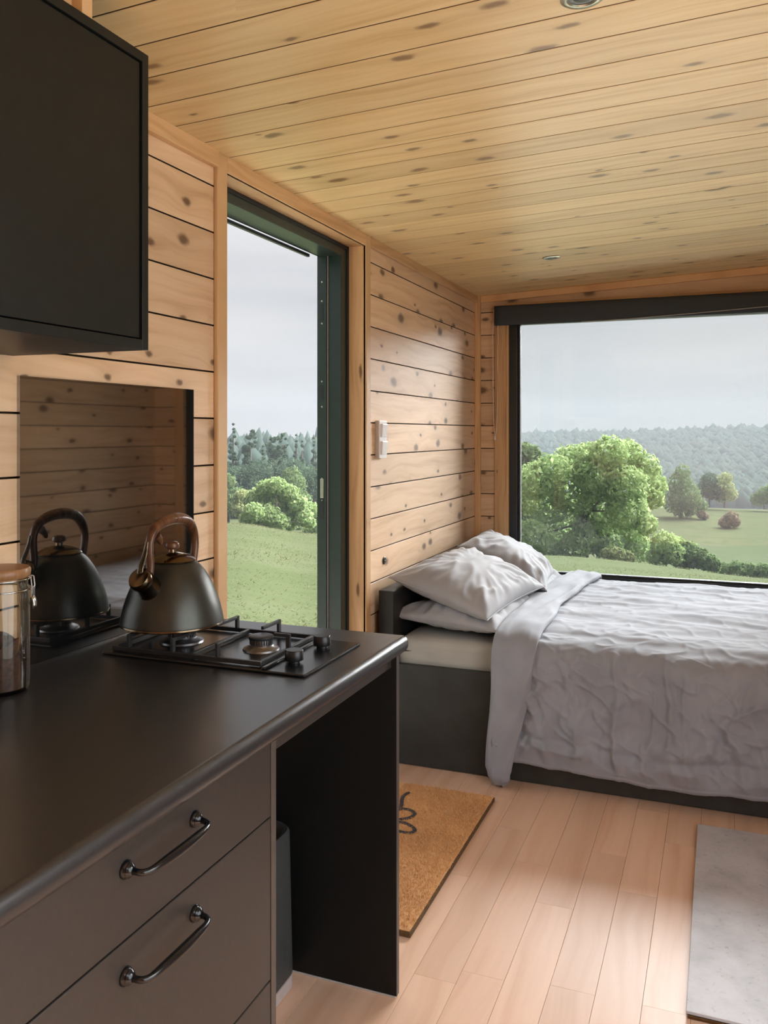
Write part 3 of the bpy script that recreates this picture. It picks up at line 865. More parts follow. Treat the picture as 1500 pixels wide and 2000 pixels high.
# kettle ---------------------------------------------------------------
KZ = GT + 0.0002
ket = empty('kettle', (-1.222, 1.725, KZ))
def kadd(o): o.parent = ket; return o
body = smooth_path([(0.100, 0.000), (0.116, 0.003), (0.121, 0.009), (0.119, 0.022), (0.113, 0.048), (0.102, 0.080), (0.087, 0.112), (0.070, 0.137), (0.056, 0.150), (0.050, 0.1535)], 44)
kadd(lathe('body', [(0, 0)] + [tuple(p) for p in body] + [(0.0, 0.1535)], M['kettle'], None, n=72))
kadd(lathe('base_rim', [(0.1185, 0.004), (0.1218, 0.005), (0.1222, 0.007), (0.1212, 0.0095), (0.1185, 0.010)], M['bronze'], None, n=72, cap=False))
kadd(lathe('base_foot', [(0, -0.0001), (0.085, -0.0001), (0.088, 0.002), (0, 0.002)], M['steel'], None, n=48))
lid = kadd(lathe('lid', [(0.0, 0.153), (0.0545, 0.1525), (0.0555, 0.155), (0.050, 0.160), (0.036, 0.167), (0.018, 0.1715), (0.009, 0.173), (0.008, 0.181), (0, 0.181)], M['bronze'], None, n=56))
kb = lathe('lid_knob', [(0, 0.1795), (0.009, 0.180), (0.0165, 0.184), (0.0178, 0.189), (0.0155, 0.195), (0.009, 0.1985), (0, 0.199)], M['handle_wood'], lid, n=32)
# handle arch in the local YZ plane, front (spout side) = -Y
hp = [(0.0, -0.096, 0.104), (0.0, -0.090, 0.125), (0.0, -0.086, 0.152), (0.0, -0.089, 0.185), (0.0, -0.086, 0.212), (0.0, -0.068, 0.236), (0.0, -0.036, 0.2485), (0.0, 0.0, 0.2525),
      (0.0, 0.036, 0.2495), (0.0, 0.066, 0.238), (0.0, 0.086, 0.215), (0.0, 0.094, 0.188), (0.0, 0.090, 0.155), (0.0, 0.081, 0.128), (0.0, 0.074, 0.122)]
path = smooth_path(hp, 60)
rad = []
for i in range(60):
    s = i / 59
    base = 0.0085 + 0.0055 * max(0.0, math.sin(PI * min(1, max(0, (s - 0.28) / 0.5)))) ** 1.3
    if s < 0.12: base = 0.0055 + 0.003 * s / 0.12
    rad.append((base, base * 1.25))
kadd(tube('handle', path, rad, M['handle_wood'], None, n=16, flat=(0, -1, 0)))
kadd(tube('thumb_catch', [(0, -0.062, 0.2195), (0, -0.050, 0.210), (0, -0.046, 0.2015), (0, -0.045, 0.197)], [0.010, 0.008, 0.006, 0.004], M['handle_wood'], None, n=12))
kadd(tube('handle_bracket', smooth_path([(0, 0.060, 0.146), (0, 0.072, 0.140), (0, 0.083, 0.142), (0, 0.090, 0.156)], 12), 0.006, M['gunmetal'], None, n=12))
# spout, cap, lever
sp_dir = Vector((0, -0.80, 0.60)).normalized()
mt = Matrix.Translation((0, -0.082, 0.098)) @ Vector((0, 0, 1)).rotation_difference(sp_dir).to_matrix().to_4x4()
bm = bmesh.new(); bm_lathe(bm, [(0, -0.012), (0.034, -0.012), (0.030, 0.006), (0.025, 0.022), (0.0235, 0.036), (0.0235, 0.046), (0.0215, 0.047), (0, 0.046)], 36, mt, cap=False)
kadd(obj('spout', bm_mesh('spout', bm, M['gunmetal'], 40)))
bm = bmesh.new(); bm_lathe(bm, [(0.0258, 0.036), (0.0272, 0.038), (0.0272, 0.052), (0.024, 0.058), (0.012, 0.061), (0.0, 0.0612)], 36, mt, cap=False)
cap = kadd(obj('whistle_cap', bm_mesh('whistle_cap', bm, M['bronze'], 40)))
kadd(tube('cap_lever', smooth_path([(0, -0.124, 0.133), (0, -0.121, 0.152), (0, -0.110, 0.172), (0, -0.102, 0.190), (0, -0.097, 0.208)], 20), [(0.0035, 0.009 - 0.004 * i / 19) for i in range(20)], M['gunmetal'], None, n=12, flat=(0, -1, 0.3)))
tag(ket, 'gunmetal whistling kettle with wooden handle on the rear burner', 'kettle')

# storage jar ------------------------------------------------------------
JX, JY, JR = -1.3255, 1.297, 0.0575
jar = empty('storage_jar', (JX, JY, CT))
def jadd(o): o.parent = jar; return o
jadd(lathe('glass_body', [(0, 0.0005), (JR - 0.004, 0.0005), (JR, 0.006), (JR, 0.200), (JR - 0.004, 0.208), (JR - 0.003, 0.216), (JR - 0.006, 0.216), (JR - 0.007, 0.208), (JR - 0.0035, 0.198),
                          (JR - 0.0035, 0.008), (JR - 0.008, 0.005), (0, 0.005)], M['jar_glass'], None, n=64, cap=False))
n = 64; prof = []
bm = bmesh.new()
bm_lathe(bm, [(0, 0.0055), (JR - 0.0085, 0.0055), (JR - 0.0042, 0.009), (JR - 0.0042, 0.098), (0.03, 0.094), (0, 0.090)], 64)
for v in bm.verts:
    if v.co.z > 0.05: v.co.z += 0.014 * math.sin(3 * math.atan2(v.co.y, v.co.x) + 1.0) * (v.co.xy.length / JR) - 0.010 * (v.co.y / JR)
jadd(obj('ground_coffee', bm_mesh('ground_coffee', bm, M['cocoa'], 50)))
lidj = jadd(lathe('lid', [(0, 0.222), (JR - 0.002, 0.222), (JR + 0.001, 0.225), (JR + 0.002, 0.236), (JR - 0.001, 0.241), (JR - 0.012, 0.2425), (0, 0.2425)], M['lid_wood'], None, n=64))
lathe('lid_seal', [(JR - 0.012, 0.2165), (JR - 0.001, 0.2165), (JR - 0.001, 0.2218), (JR - 0.012, 0.2218)], M['jar_glass'], lidj, n=64, cap=False)
for zz in (0.1985, 0.2195):
    ring = [((JR + 0.0016) * math.cos(2 * PI * k / 48), (JR + 0.0016) * math.sin(2 * PI * k / 48), zz) for k in range(48)]
    jadd(tube('wire_band', ring, 0.0016, M['steel'], None, n=8, closed=True))
# clasp on the side seen at the right
ca = math.radians(28)
er = Vector((math.cos(ca), math.sin(ca), 0)); et = Vector((-math.sin(ca), math.cos(ca), 0))
bm = bmesh.new()
P_ = lambda r, s, z: er * (JR + r) + et * s + Vector((0, 0, z))
for s in (-0.010, 0.010):
    bm_tube(bm, [P_(0.002, s, 0.224), P_(0.006, s, 0.222), P_(0.008, s, 0.205), P_(0.007, s * 0.8, 0.190)], 0.0014, 8)
bm_tube(bm, [P_(0.002, -0.010, 0.224), P_(0.002, 0.010, 0.224)], 0.0014, 8)
mt = Matrix((( *(er), 0), (*(et), 0), (0, 0, 1, 0), (0, 0, 0, 1))).transposed()
bm_box(bm, (JR + 0.004, -0.009, 0.182), (JR + 0.009, 0.009, 0.203), 0.001, 1, mt)
jadd(obj('clasp', bm_mesh('clasp', bm, M['steel'], 40)))
bm = bmesh.new()
bm_tube(bm, smooth_path([P_(0.007, 0, 0.184), P_(0.010, 0, 0.176), P_(0.011, 0, 0.166), P_(0.009, 0, 0.158)], 12), [(0.003, 0.006), (0.003, 0.007)] + [(0.0035, 0.0085)] * 7 + [(0.003, 0.007), (0.002, 0.005), (0.001, 0.002)], 14, flat=tuple(er))
jadd(obj('clasp_tab', bm_mesh('clasp_tab', bm, M['steel'], 60)))
tag(jar, 'glass clip-top jar with wooden lid half full of ground coffee', 'jar')

# bin ----------------------------------------------------------------------
def rrect(hx, hy, r, n=8):
    out = []
    for cx, cy, a0 in ((hx - r, hy - r, 0), (-hx + r, hy - r, PI / 2), (-hx + r, -hy + r, PI), (hx - r, -hy + r, 1.5 * PI)):
        for k in range(n + 1):
            a = a0 + PI / 2 * k / n
            out.append((cx + r * math.cos(a), cy + r * math.sin(a)))
    return out
def rr_loft(name, levels, mat, parent=None, loc=(0, 0, 0), smooth=40):
    bm = bmesh.new(); rings = []
    for hx, hy, r, z in levels:
        rings.append([bm.verts.new((px, py, z)) for px, py in rrect(hx, hy, r)])
    for a, b in zip(rings, rings[1:]):
        for k in range(len(a)): bm.faces.new((a[k], a[(k + 1) % len(a)], b[(k + 1) % len(a)], b[k]))
    bm.faces.new(rings[0]); bm.faces.new(rings[-1])
    return obj(name, bm_mesh(name, bm, mat, smooth), parent, loc)
wb = empty('waste_bin', (-1.145, 1.842, 0))
rr_loft('base_band', [(0.130, 0.134, 0.05, 0.001), (0.133, 0.137, 0.052, 0.004), (0.133, 0.137, 0.052, 0.034), (0.130, 0.134, 0.05, 0.035)], M['bin_base'], wb)
rr_loft('body', [(0.130, 0.134, 0.052, 0.0352), (0.134, 0.138, 0.054, 0.040), (0.129, 0.133, 0.056, 0.395), (0.124, 0.128, 0.055, 0.402), (0.116, 0.120, 0.052, 0.400), (0.112, 0.116, 0.05, 0.385), (0.110, 0.114, 0.05, 0.10)], M['bin'], wb)
tag(wb, 'dark grey waste bin with pale base band under the worktop', 'bin')

# ------------------------------------------------------------------ bed
BY0, BX0, BX1 = 3.420, XL + 0.030, 0.72
bed = empty('bed', (-0.33, 4.24, 0))
inv = Matrix.Translation(-Vector(bed.location))
def badd(n, lo, hi, mat, bevel=0.003):
    o = box(n, lo, hi, mat, None, bevel); o.parent = bed; o.matrix_parent_inverse = inv; return o
badd('side_panel', (BX0 + 0.068, BY0, 0.004), (BX1, BY0 + 0.025, 0.426), M['bed'])
badd('side_panel', (BX0 + 0.068, 5.035, 0.004), (BX1, 5.058, 0.426), M['bed'])
badd('foot_panel', (BX1, BY0, 0.004), (BX1 + 0.025, 5.058, 0.426), M['bed'])
badd('slat_base', (BX0 + 0.07, BY0 + 0.026, 0.28), (BX1 - 0.001, 5.034, 0.305), M['bed_dark'])
badd('headboard', (BX0, BY0, 0.004), (BX0 + 0.067, 5.058, 0.731), M['bed_dark'], 0.003)
tag(bed, 'dark grey bed base with low headboard against the pine wall', 'bed')
# mattress with fitted sheet
def puffy_box(lo, hi, r, nx, ny, nz, wr):
    bm = bmesh.new(); bm_box(bm, lo, hi, r, 4)
    return bm
MX0, MX1, MY0, MY1, MZ0, MZ1 = BX0 + 0.072, BX1 - 0.004, BY0 + 0.030, 5.030, 0.306, 0.532
def shell(lo, hi, r, n):
    """rounded box with dense faces, returned as (verts, faces) - superellipsoid-free: project a subdivided cube"""
    bm = bmesh.new(); bm_box(bm, lo, hi, 0)
    bmesh.ops.subdivide_edges(bm, edges=bm.edges[:], cuts=n, use_grid_fill=True)
    for v in bm.verts:
        c = Vector([min(max(a, l + r), h - r) for a, l, h in zip(v.co, lo, hi)])
        d = v.co - c
        if d.length > 1e-9: v.co = c + d.normalized() * r
    return bm
bm = shell((MX0, MY0, MZ0), (MX1, MY1, MZ1), 0.035, 60)
for v in bm.verts:
    if v.co.z > 0.33:
        q = float(ridge(v.co.x * 2.2 + v.co.z * 3, v.co.z * 16 + v.co.x * 1.2, v.co.y * 2)) 
        v.co.y -= 0.004 * q if v.co.y < 3.6 else 0
mat_o = tag(obj('mattress', bm_mesh('mattress', bm, M['sheet'], 60)), 'mattress in a pale grey fitted sheet on the bed base', 'mattress')

# pillows
def pillow(name, c, hx, hy, th, rot, seed, label, wr=0.019):
    n = 61
    g = np.linspace(-1, 1, n)
    u, v = np.meshgrid(g, g, indexing='ij')
    uu = np.sign(u) * np.abs(u) ** 0.85; vv = np.sign(v) * np.abs(v) ** 0.85
    x = hx * uu * (1 - 0.085 * (1 - vv ** 2)); y = hy * vv * (1 - 0.06 * (1 - uu ** 2))
    prof = ((1 - np.abs(uu) ** 2.3) * (1 - np.abs(vv) ** 2.6)) ** 0.52
    edge = np.clip(1 - np.maximum(np.abs(uu), np.abs(vv)), 0, 1)
    ang = np.arctan2(vv, uu)
    rad = np.hypot(uu, vv)
    radial = perlin(ang * 5.5 + seed, rad * 1.3, seed) * np.clip(rad - 0.25, 0, 1) * (edge > 0.0)
    fold = ridge(x * 7 + seed + 0.6 * perlin(x * 6, y * 6, seed), y * 2.2, seed + 2.5)
    w = wr * (1.9 * radial + 0.55 * (fold - 0.6) + 0.5 * perlin(x * 22, y * 9, seed + 5)) * np.clip(edge * 6, 0, 1)
    cr_ = np.exp(-(perlin(ang * 4.0 + seed * 2, rad * 0.9 + seed, 3.0) / 0.10) ** 2) * np.clip(rad - 0.3, 0, 1) + 0.6 * np.exp(-(perlin(x * 9 + seed, y * 4, 4.0) / 0.09) ** 2)
    w = w + 0.010 * (cr_ - 0.25) * np.clip(edge * 5, 0, 1)
    zt = th * prof + w
    zb = -th * 0.72 * prof - 0.3 * w
    V = np.concatenate([np.stack([x, y, zt], -1).reshape(-1, 3), np.stack([x, y, zb], -1).reshape(-1, 3)])
    f = grid_faces(n, n); f2 = f[:, ::-1] + n * n
    idx = np.arange(n * n).reshape(n, n)
    me = np_mesh(name, V, np.concatenate([f, f2]), M['pillow'])
    bm = bmesh.new(); bm.from_mesh(me)
    bmesh.ops.remove_doubles(bm, verts=bm.verts[:], dist=0.0004)
    bmesh.ops.recalc_face_normals(bm, faces=bm.faces[:])
    bm.to_mesh(me); bm.free()
    me.polygons.foreach_set('use_smooth', [True] * len(me.polygons))
    e = empty(name, c); e.rotation_euler = rot
    obj('cushion', me, e)
    bnd = [(x[i, 0], y[i, 0], zt[i, 0]) for i in range(n)] + [(x[-1, j], y[-1, j], zt[-1, j]) for j in range(1, n)] + \
          [(x[i, -1], y[i, -1], zt[i, -1]) for i in range(n - 2, -1, -1)] + [(x[0, j], y[0, j], zt[0, j]) for j in range(n - 2, 0, -1)]
    tube('seam', bnd[::2], 0.0022, M['pillow'], e, n=6, closed=True)
    tag(e, label, 'pillow', 'pillows at the head of the bed')
    return e
R_ = math.radians
pillow('pillow', (-1.075, 3.845, 0.598), 0.240, 0.370, 0.084, (0, R_(3), R_(-4)), 3.3, 'grey pillow lying flat under the top pillow nearest the worktop')
pillow('pillow', (-1.085, 3.865, 0.712), 0.242, 0.375, 0.104, (R_(2), R_(17), R_(-7)), 8.1, 'grey pillow resting tilted on top of the near pillow stack')
pillow('pillow', (-1.060, 4.620, 0.596), 0.235, 0.350, 0.072, (0, R_(3), R_(3)), 14.2, 'grey pillow hidden beneath the pillow nearest the window')
pillow('pillow', (-1.060, 4.540, 0.722), 0.245, 0.365, 0.104, (R_(-2), R_(25), R_(6)), 21.7, 'grey pillow leaning beside the window on the far stack')

# duvet
DX0, DX1 = -0.845, 0.800
def duvet_path(s, hem):
    """s in 0..1 from the wall edge over the top and down the near side; returns y, z, ny, nz"""
    pts = [(5.045, 0.545), (5.02, 0.565), (4.6, 0.580), (4.1, 0.583), (3.65, 0.578), (3.48, 0.566), (3.415, 0.535), (3.385, 0.47), (3.372, 0.36), (3.362, 0.23), (3.350, hem + 0.035),
           (3.352, hem + 0.008), (3.368, hem), (3.385, hem + 0.012), (3.395, hem + 0.05)]
    return smooth_path(pts, s)
NU, NS = 300, 380
xs = np.linspace(DX0, DX1, NU)
V = np.zeros((NU, NS, 3))
for i, xx in enumerate(xs):
    hem = 0.085 + 0.022 * float(perlin(xx * 2.4, 3.3, 1.0)) + 0.016 * float(perlin(xx * 7, 1.3, 4.0)) - 0.012 * (xx > -0.7) * 0 + 0.012 * math.exp(-((xx + 0.75) / 0.08) ** 2)
    p = duvet_path(NS, hem)
    V[i, :, 0] = xx; V[i, :, 1] = p[:, 0]; V[i, :, 2] = p[:, 1]
du = np.gradient(V[:, :, 1:], axis=1)
nrm = np.stack([-du[..., 1], du[..., 0]], -1); nrm = -nrm / (np.linalg.norm(nrm, axis=-1, keepdims=True) + 1e-9)
# orient outward: up on top, towards -Y on the side
flip = np.where((nrm[..., 1] < 0) & (V[..., 2] > 0.5), -1, 1)
if nrm[NU // 2, 60, 1] < 0: nrm = -nrm
X, Y, Z = V[..., 0], V[..., 1], V[..., 2]
seglen = np.linalg.norm(np.diff(V[..., 1:], axis=1), axis=-1)
A = np.concatenate([np.zeros((NU, 1)), np.cumsum(seglen, axis=1)], 1)           # arc length from the wall edge
side = np.clip((A - 1.60) / 0.18, 0, 1); side = side * side * (3 - 2 * side)
low = np.clip((A - 1.75) / 0.40, 0, 1)
wx = X + 0.05 * perlin(X * 3, A * 3, 0.3)
wy = A + 0.06 * perlin(X * 2.5, A * 2.5, 5.3)
top = 0.007 * (ridge(wx * 1.2 + A * 0.8, wy * 4.0 - X * 0.9, 1.1) - 0.45) + 0.004 * (ridge(wx * 2.4 - A, wy * 9 + X * 2, 2.2) - 0.5) + 0.012 * perlin(X * 2.2, A * 3.1, 7.0)
vert = 0.034 * low * perlin(wx * 7.5 + 0.30 * A, A * 1.2, 3.0) + 0.014 * (ridge(wx * 5.5 - A * 2.2, A * 2.2, 5.5) - 0.5) + 0.012 * (ridge(wx * 4.0 + A * 3.4, A * 3.2 - X, 9.1) - 0.5) + 0.006 * (ridge(wx * 11 + A * 3, A * 7 + X * 4, 4.1) - 0.5) + 0.004 * perlin(X * 24, A * 12, 2.0)
def crease(x, y, z, w=0.10): return np.exp(-(perlin(x, y, z) / w) ** 2)
wx2 = X + 0.035 * perlin(X * 9, A * 9, 3.9); wy2 = A + 0.035 * perlin(X * 9, A * 9, 8.9)
top += 0.0055 * crease(wx2 * 1.3 + A, wy2 * 5 - X * 1.2, 11.0) + 0.0025 * crease(wx2 * 3.5 - A * 2, wy2 * 11 + X * 3, 12.0, 0.12) + 0.003 * crease(wx2 * 7 + A * 5, wy2 * 7 - X * 5, 13.0, 0.08)
vert += 0.013 * crease(wx2 * 7 - A * 1.2, wy2 * 2.0, 14.0) + 0.007 * crease(wx2 * 6 + A * 5, wy2 * 4.0 - X, 15.0, 0.09) + 0.006 * crease(wx2 * 16, wy2 * 6 + X * 3, 16.0, 0.12) + 0.005 * crease(wx2 * 9 - A * 8, wy2 * 9, 17.0, 0.08)
hemline = -0.008 * np.exp(-((A - (A[:, -1:] - 0.185 + 0.02 * perlin(X * 4, 0.5, 1.5))) / 0.014) ** 2) + 0.010 * np.exp(-((A - (A[:, -1:] - 0.14)) / 0.04) ** 2)
left = 0.020 * np.exp(-((X + 0.67) / 0.045) ** 2) * perlin(A * 4.0, X * 6, 4.4)
disp = top * (1 - side) + (1.3 * vert + hemline) * side + left
disp *= np.clip((A[:, -1:] - A - 0.085) / 0.06, 0.12, 1)
V[..., 1] += nrm[..., 0] * disp
V[..., 2] += nrm[..., 1] * disp
V[..., 0] += 0.006 * perlin(X * 5, A * 6, 8.0) * side
V[..., 1] = np.minimum(V[..., 1], 5.05)
duv = empty('duvet', (-0.1, 4.2, 0.55))
inv = Matrix.Translation(-Vector(duv.location))
me = np_mesh('cover', V.reshape(-1, 3), grid_faces(NU, NS), M['linen'])
bm = bmesh.new(); bm.from_mesh(me); bmesh.ops.recalc_face_normals(bm, faces=bm.faces[:]); bm.to_mesh(me); bm.free()
me.polygons.foreach_set('use_smooth', [True] * len(me.polygons))
o = obj('cover', me, duv); o.matrix_parent_inverse = inv
# folded-back top band, a flattened soft tube running along the same path
NB, NR = 200, 40
p = duvet_path(NB, 0.045)
k_end = int(NB * 0.958)
Vb = np.zeros((NB, NR, 3))
dp = np.gradient(p, axis=0); nb = np.stack([dp[:, 1], -dp[:, 0]], -1); nb /= np.linalg.norm(nb, axis=1)[:, None]
if nb[60, 1] < 0: nb = -nb
arc = np.concatenate([[0], np.cumsum(np.linalg.norm(np.diff(p, axis=0), axis=1))])
for j in range(NB):
    jj = min(j, k_end)
    a = arc[j] / arc[-1]
    q = p[jj]; nn = nb[jj]
    dropn = max(0.0, (arc[j] - 1.62) / (arc[k_end] - 1.62))
    dn = min(1.0, dropn)
    w = 0.092 * (1 - 0.50 * dn ** 1.15)
    if dn > 0.86: w *= 1 - 0.75 * ((dn - 0.86) / 0.14) ** 1.5
    left_edge = -0.870 + 0.030 * max(0, 1 - a * 2.2) + 0.006 * math.sin(arc[j] * 11)
    cx = left_edge + w + (0.030 * ((dn - 0.86) / 0.14) if dn > 0.86 else 0) + 0.010 * math.sin(a * 9 + 1) * (1 - dn)
    if j > k_end: w *= 0.25
    th = 0.021 * (0.35 if j > k_end else 1) * min(1, j / 6)
    for k in range(NR):
        an = 2 * PI * k / NR
        cxx, sz = math.cos(an), math.sin(an)
        ex = w * np.sign(cxx) * abs(cxx) ** 0.75
        ez = th * (np.sign(sz) * abs(sz) ** 0.8)
        wr = 0.0 if sz < 0 else 0.014 * float(ridge(arc[j] * 3.2 + cxx * 1.4, cxx * 1.6 - arc[j] * 1.5, 3.7) - 0.5) + 0.006 * float(perlin(arc[j] * 9, cxx * 2, 6.1))
        hgt = 0.022 + ez + wr
        Vb[j, k] = (cx + ex, q[0] + nn[0] * hgt, q[1] + nn[1] * hgt)
f = grid_faces(NB, NR)
i0 = np.arange(NB - 1) * NR
wrap = np.stack([i0 + NR - 1, i0 + 2 * NR - 1, i0 + NR, i0], -1)
Vb[k_end + 1:] = Vb[k_end].mean(0) + (Vb[k_end] - Vb[k_end].mean(0)) * 0.35 + np.array([0, 0, -0.012])
me = np_mesh('turned_back_band', Vb.reshape(-1, 3), np.concatenate([f, wrap]), M['linen'])
bm = bmesh.new(); bm.from_mesh(me); bmesh.ops.remove_doubles(bm, verts=bm.verts[:], dist=1e-5); bmesh.ops.holes_fill(bm, edges=bm.edges[:], sides=60); bmesh.ops.recalc_face_normals(bm, faces=bm.faces[:]); bm.to_mesh(me); bm.free()
me.polygons.foreach_set('use_smooth', [True] * len(me.polygons))
o = obj('turned_back_band', me, duv); o.matrix_parent_inverse = inv
tag(duv, 'crumpled grey linen duvet hanging over the bed side to the floor', 'duvet')

# ------------------------------------------------------------------ floor things
# coir doormat
DMX0, DMX1, DMY0, DMY1 = -1.33, -0.806, 2.250, 3.206
dm = empty('doormat', ((DMX0 + DMX1) / 2, (DMY0 + DMY1) / 2, 0))
o = box('backing', (DMX0 - dm.location.x, DMY0 - dm.location.y, 0.0005), (DMX1 - dm.location.x, DMY1 - dm.location.y, 0.016), M['coir_edge'], dm, 0.002)
nf = 52000
px = rng.uniform(DMX0 + 0.003, DMX1 - 0.003, nf) - dm.location.x; py = rng.uniform(DMY0 + 0.003, DMY1 - 0.003, nf) - dm.location.y
keep = px > -0.10
px, py = px[keep], py[keep]; nf = len(px)
base = np.stack([px, py, np.full(nf, 0.0145)], -1)
az = rng.uniform(0, 2 * PI, nf); tilt = rng.uniform(0.1, 0.95, nf); L = rng.uniform(0.005, 0.011, nf)
tip = base + np.stack([np.cos(az) * np.sin(tilt) * L, np.sin(az) * np.sin(tilt) * L, np.cos(tilt) * L], -1)
wd = np.stack([-np.sin(az), np.cos(az), np.zeros(nf)], -1) * 0.0009
Vf = np.stack([base - wd, base + wd, tip + wd * 0.6, tip - wd * 0.6], 1).reshape(-1, 3)
o = obj('coir_pile', np_mesh('coir_pile', Vf, np.arange(nf * 4).reshape(-1, 4), M['coir'], smooth=False), dm)
o['kind'] = 'stuff'
box('pile_bed', (DMX0 + 0.004 - dm.location.x, DMY0 + 0.004 - dm.location.y, 0.0155), (DMX1 - 0.004 - dm.location.x, DMY1 - 0.004 - dm.location.y, 0.0178), M['coir'], dm, 0.0)
# black lettering: the ends of the script loops that show past the panel
def floor_pt(u, v, z=0.0):
    d = (CAMH - z) * F / (v - HOR); tt = (u - CX) / F
    return Vector((d * (-S_ + tt * C_), d * (C_ + tt * S_), z))
zl = 0.0195
def stroke(pix, r):
    pts = [floor_pt(u, v, zl) - Vector((dm.location.x, dm.location.y, 0)) for u, v in pix]
    return smooth_path([tuple(q) for q in pts], 26), r
bm = bmesh.new()
for pix, r in (([(799, 1548), (793, 1551), (787, 1556), (785, 1562), (784, 1572), (781, 1580)], 0.0075),
               ([(778, 1581), (790, 1580), (803, 1583), (810, 1589), (806, 1594), (797, 1598), (784, 1600), (774, 1600)], 0.0075),
               ([(772, 1606), (785, 1606), (797, 1610), (808, 1617), (809, 1623), (800, 1627), (786, 1625), (772, 1621)], 0.0075)):
    path, r = stroke(pix, r)
    bm_tube(bm, path, [(0.0035, r)] * 26, 8, flat=(0, 0, 1))
o = obj('lettering', bm_mesh('lettering', bm, M['mat_print'], 60), dm)
tag(dm, 'brown coir doormat with black script lettering before the open door', 'doormat')
# hearth plate
hp_ = empty('hearth_plate', (0.44, 2.72, 0))
inv = Matrix.Translation(-Vector(hp_.location))
for n, lo, hi, mt, bv in (('slab', (-0.080, 2.190, 0.0085), (0.955, 3.252, 0.016), M['concrete'], 0.001), ('edging', (-0.076, 2.186, 0.0005), (0.950, 3.248, 0.0085), M['bronze'], 0.001)):
    o = box(n, lo, hi, mt, None, bv); o.parent = hp_; o.matrix_parent_inverse = inv
tag(hp_, 'flat concrete-grey hearth plate lying on the oak floor', 'hearth')

# ------------------------------------------------------------------ wall fittings
sw = empty('light_switch', (XL, 3.50, 1.377))
inv = Matrix.Translation(-Vector(sw.location))
def sadd(n, lo, hi, mt, bv=0.002):
    o = box(n, lo, hi, mt, None, bv); o.parent = sw; o.matrix_parent_inverse = inv; return o
sadd('back_box', (XL + 0.0002, 3.452, 1.296), (XL + 0.016, 3.540, 1.459), M['grey_plastic'], 0.003)
sadd('frame', (XL + 0.016, 3.452, 1.296), (XL + 0.022, 3.540, 1.459), M['white_plastic'], 0.002)
for z0, z1 in ((1.312, 1.370), (1.388, 1.446)):
    o = sadd('rocker', (XL + 0.018, 3.466, z0), (XL + 0.030, 3.528, z1), M['white_plastic'], 0.003)
    o.rotation_euler = (0, R_(5), 0)
tag(sw, 'white double rocker light switch on the boards beside the door', 'switch')
so = empty('wall_socket', (XL, 3.558, 0.838)); so.rotation_euler = (0, PI / 2, 0)
lathe('rim', [(0, 0.0002), (0.0165, 0.0002), (0.0165, 0.004), (0.014, 0.0055), (0.012, 0.005), (0.0, 0.005)], M['frame_paint'], so, n=28)
lathe('insert', [(0, 0.0051), (0.009, 0.0051), (0.0085, 0.0062), (0, 0.0062)], M['rubber'], so, n=20)
lathe('contact', [(0, 0.0063), (0.0028, 0.0063), (0.0022, 0.0072), (0, 0.0072)], M['steel'], so, n=12)
tag(so, 'small round black socket set in the boards above the headboard', 'socket')
# downlights
def downlight(u, v, label):
    x, y_, t_ = pix_dir(u)
    # intersect the view ray with the sloping ceiling
    k = (ceil_z(0) - CAMH) / ((HOR - v) / F - 0.0442 * x)
    e = empty('downlight', (x * k, y_ * k, ceil_z(x * k))); e.rotation_euler = (PI, -TH, 0)
    lathe('bezel', [(0.0285, -0.004), (0.044, 0.0004), (0.045, 0.002), (0.042, 0.004), (0.032, 0.0045), (0.0285, 0.001)], M['downlight'], e, n=40, cap=False)
    lathe('reflector', [(0.0, 0.0005), (0.030, 0.0005), (0.030, 0.0015), (0.0, 0.0015)], M['downlight_lens'], e, n=36)
    lathe('lens', [(0.0, 0.0016), (0.019, 0.0016), (0.017, 0.0022), (0.0, 0.003)], M['frame_paint'], e, n=28)
    return tag(e, label, 'downlight', 'recessed ceiling downlights')
downlight(1077, 503, 'small recessed downlight over the bed')
downlight(1138, -6, 'recessed downlight at the very top of the picture')

# roller blind
bl = empty('roller_blind', (-0.2, YF - 0.06, 2.1))
inv = Matrix.Translation(-Vector(bl.location))
def ladd(o): o.parent = bl; o.matrix_parent_inverse = inv; return o
bx0, bx1, bz0, bz1 = -1.262, 0.80, 2.045, 2.163
y0 = YF - 0.085
ladd(box('cassette', (bx0 + 0.004, y0 + 0.010, bz0 + 0.006), (bx1, YF - 0.017, bz1 - 0.003), M['blind_back'], None, 0.003))
# front wrap of fabric whose lower edge runs up to the right
n = 60
xs = np.linspace(bx0, bx1, n)
Vv = []
m = 14
for xx in xs:
    s = min(1.0, max(0.0, (xx + 0.62) / 1.2))
    zl_ = bz0 + 0.052 * s ** 1.2
    for k in range(m):
        a = k / (m - 1)
        zz = bz1 + (zl_ - bz1) * a
        Vv.append((xx, y0 + 0.003 + 0.010 * (2 * a - 1) ** 4 - 0.004 * s * a, zz))
me = np_mesh('fabric', Vv, grid_faces(n, m), M['blind'])
o = ladd(obj('fabric', me)); md = o.modifiers.new('thickness', 'SOLIDIFY'); md.thickness = 0.003; md.offset = 1
hem = [(xx, y0 + 0.004 - 0.004 * min(1.0, max(0.0, (xx + 0.62) / 1.2)), bz0 + 0.052 * min(1.0, max(0.0, (xx + 0.62) / 1.2)) ** 1.2) for xx in np.linspace(-0.75, bx1, 40)]
ladd(tube('hem', hem, 0.0028, M['blind_hem'], None, n=8))
ladd(box('end_cap', (bx0 - 0.004, y0 + 0.006, bz0 + 0.002), (bx0 + 0.004, YF - 0.016, bz1), M['blind'], None, 0.003))
ladd(lathe('chain_wheel', [(0, 0), (0.016, 0), (0.018, 0.003), (0.016, 0.008), (0, 0.009)], M['cord'], None, (bx0 - 0.005, y0 + 0.04, bz1 - 0.03), (0, -PI / 2, 0), n=24))
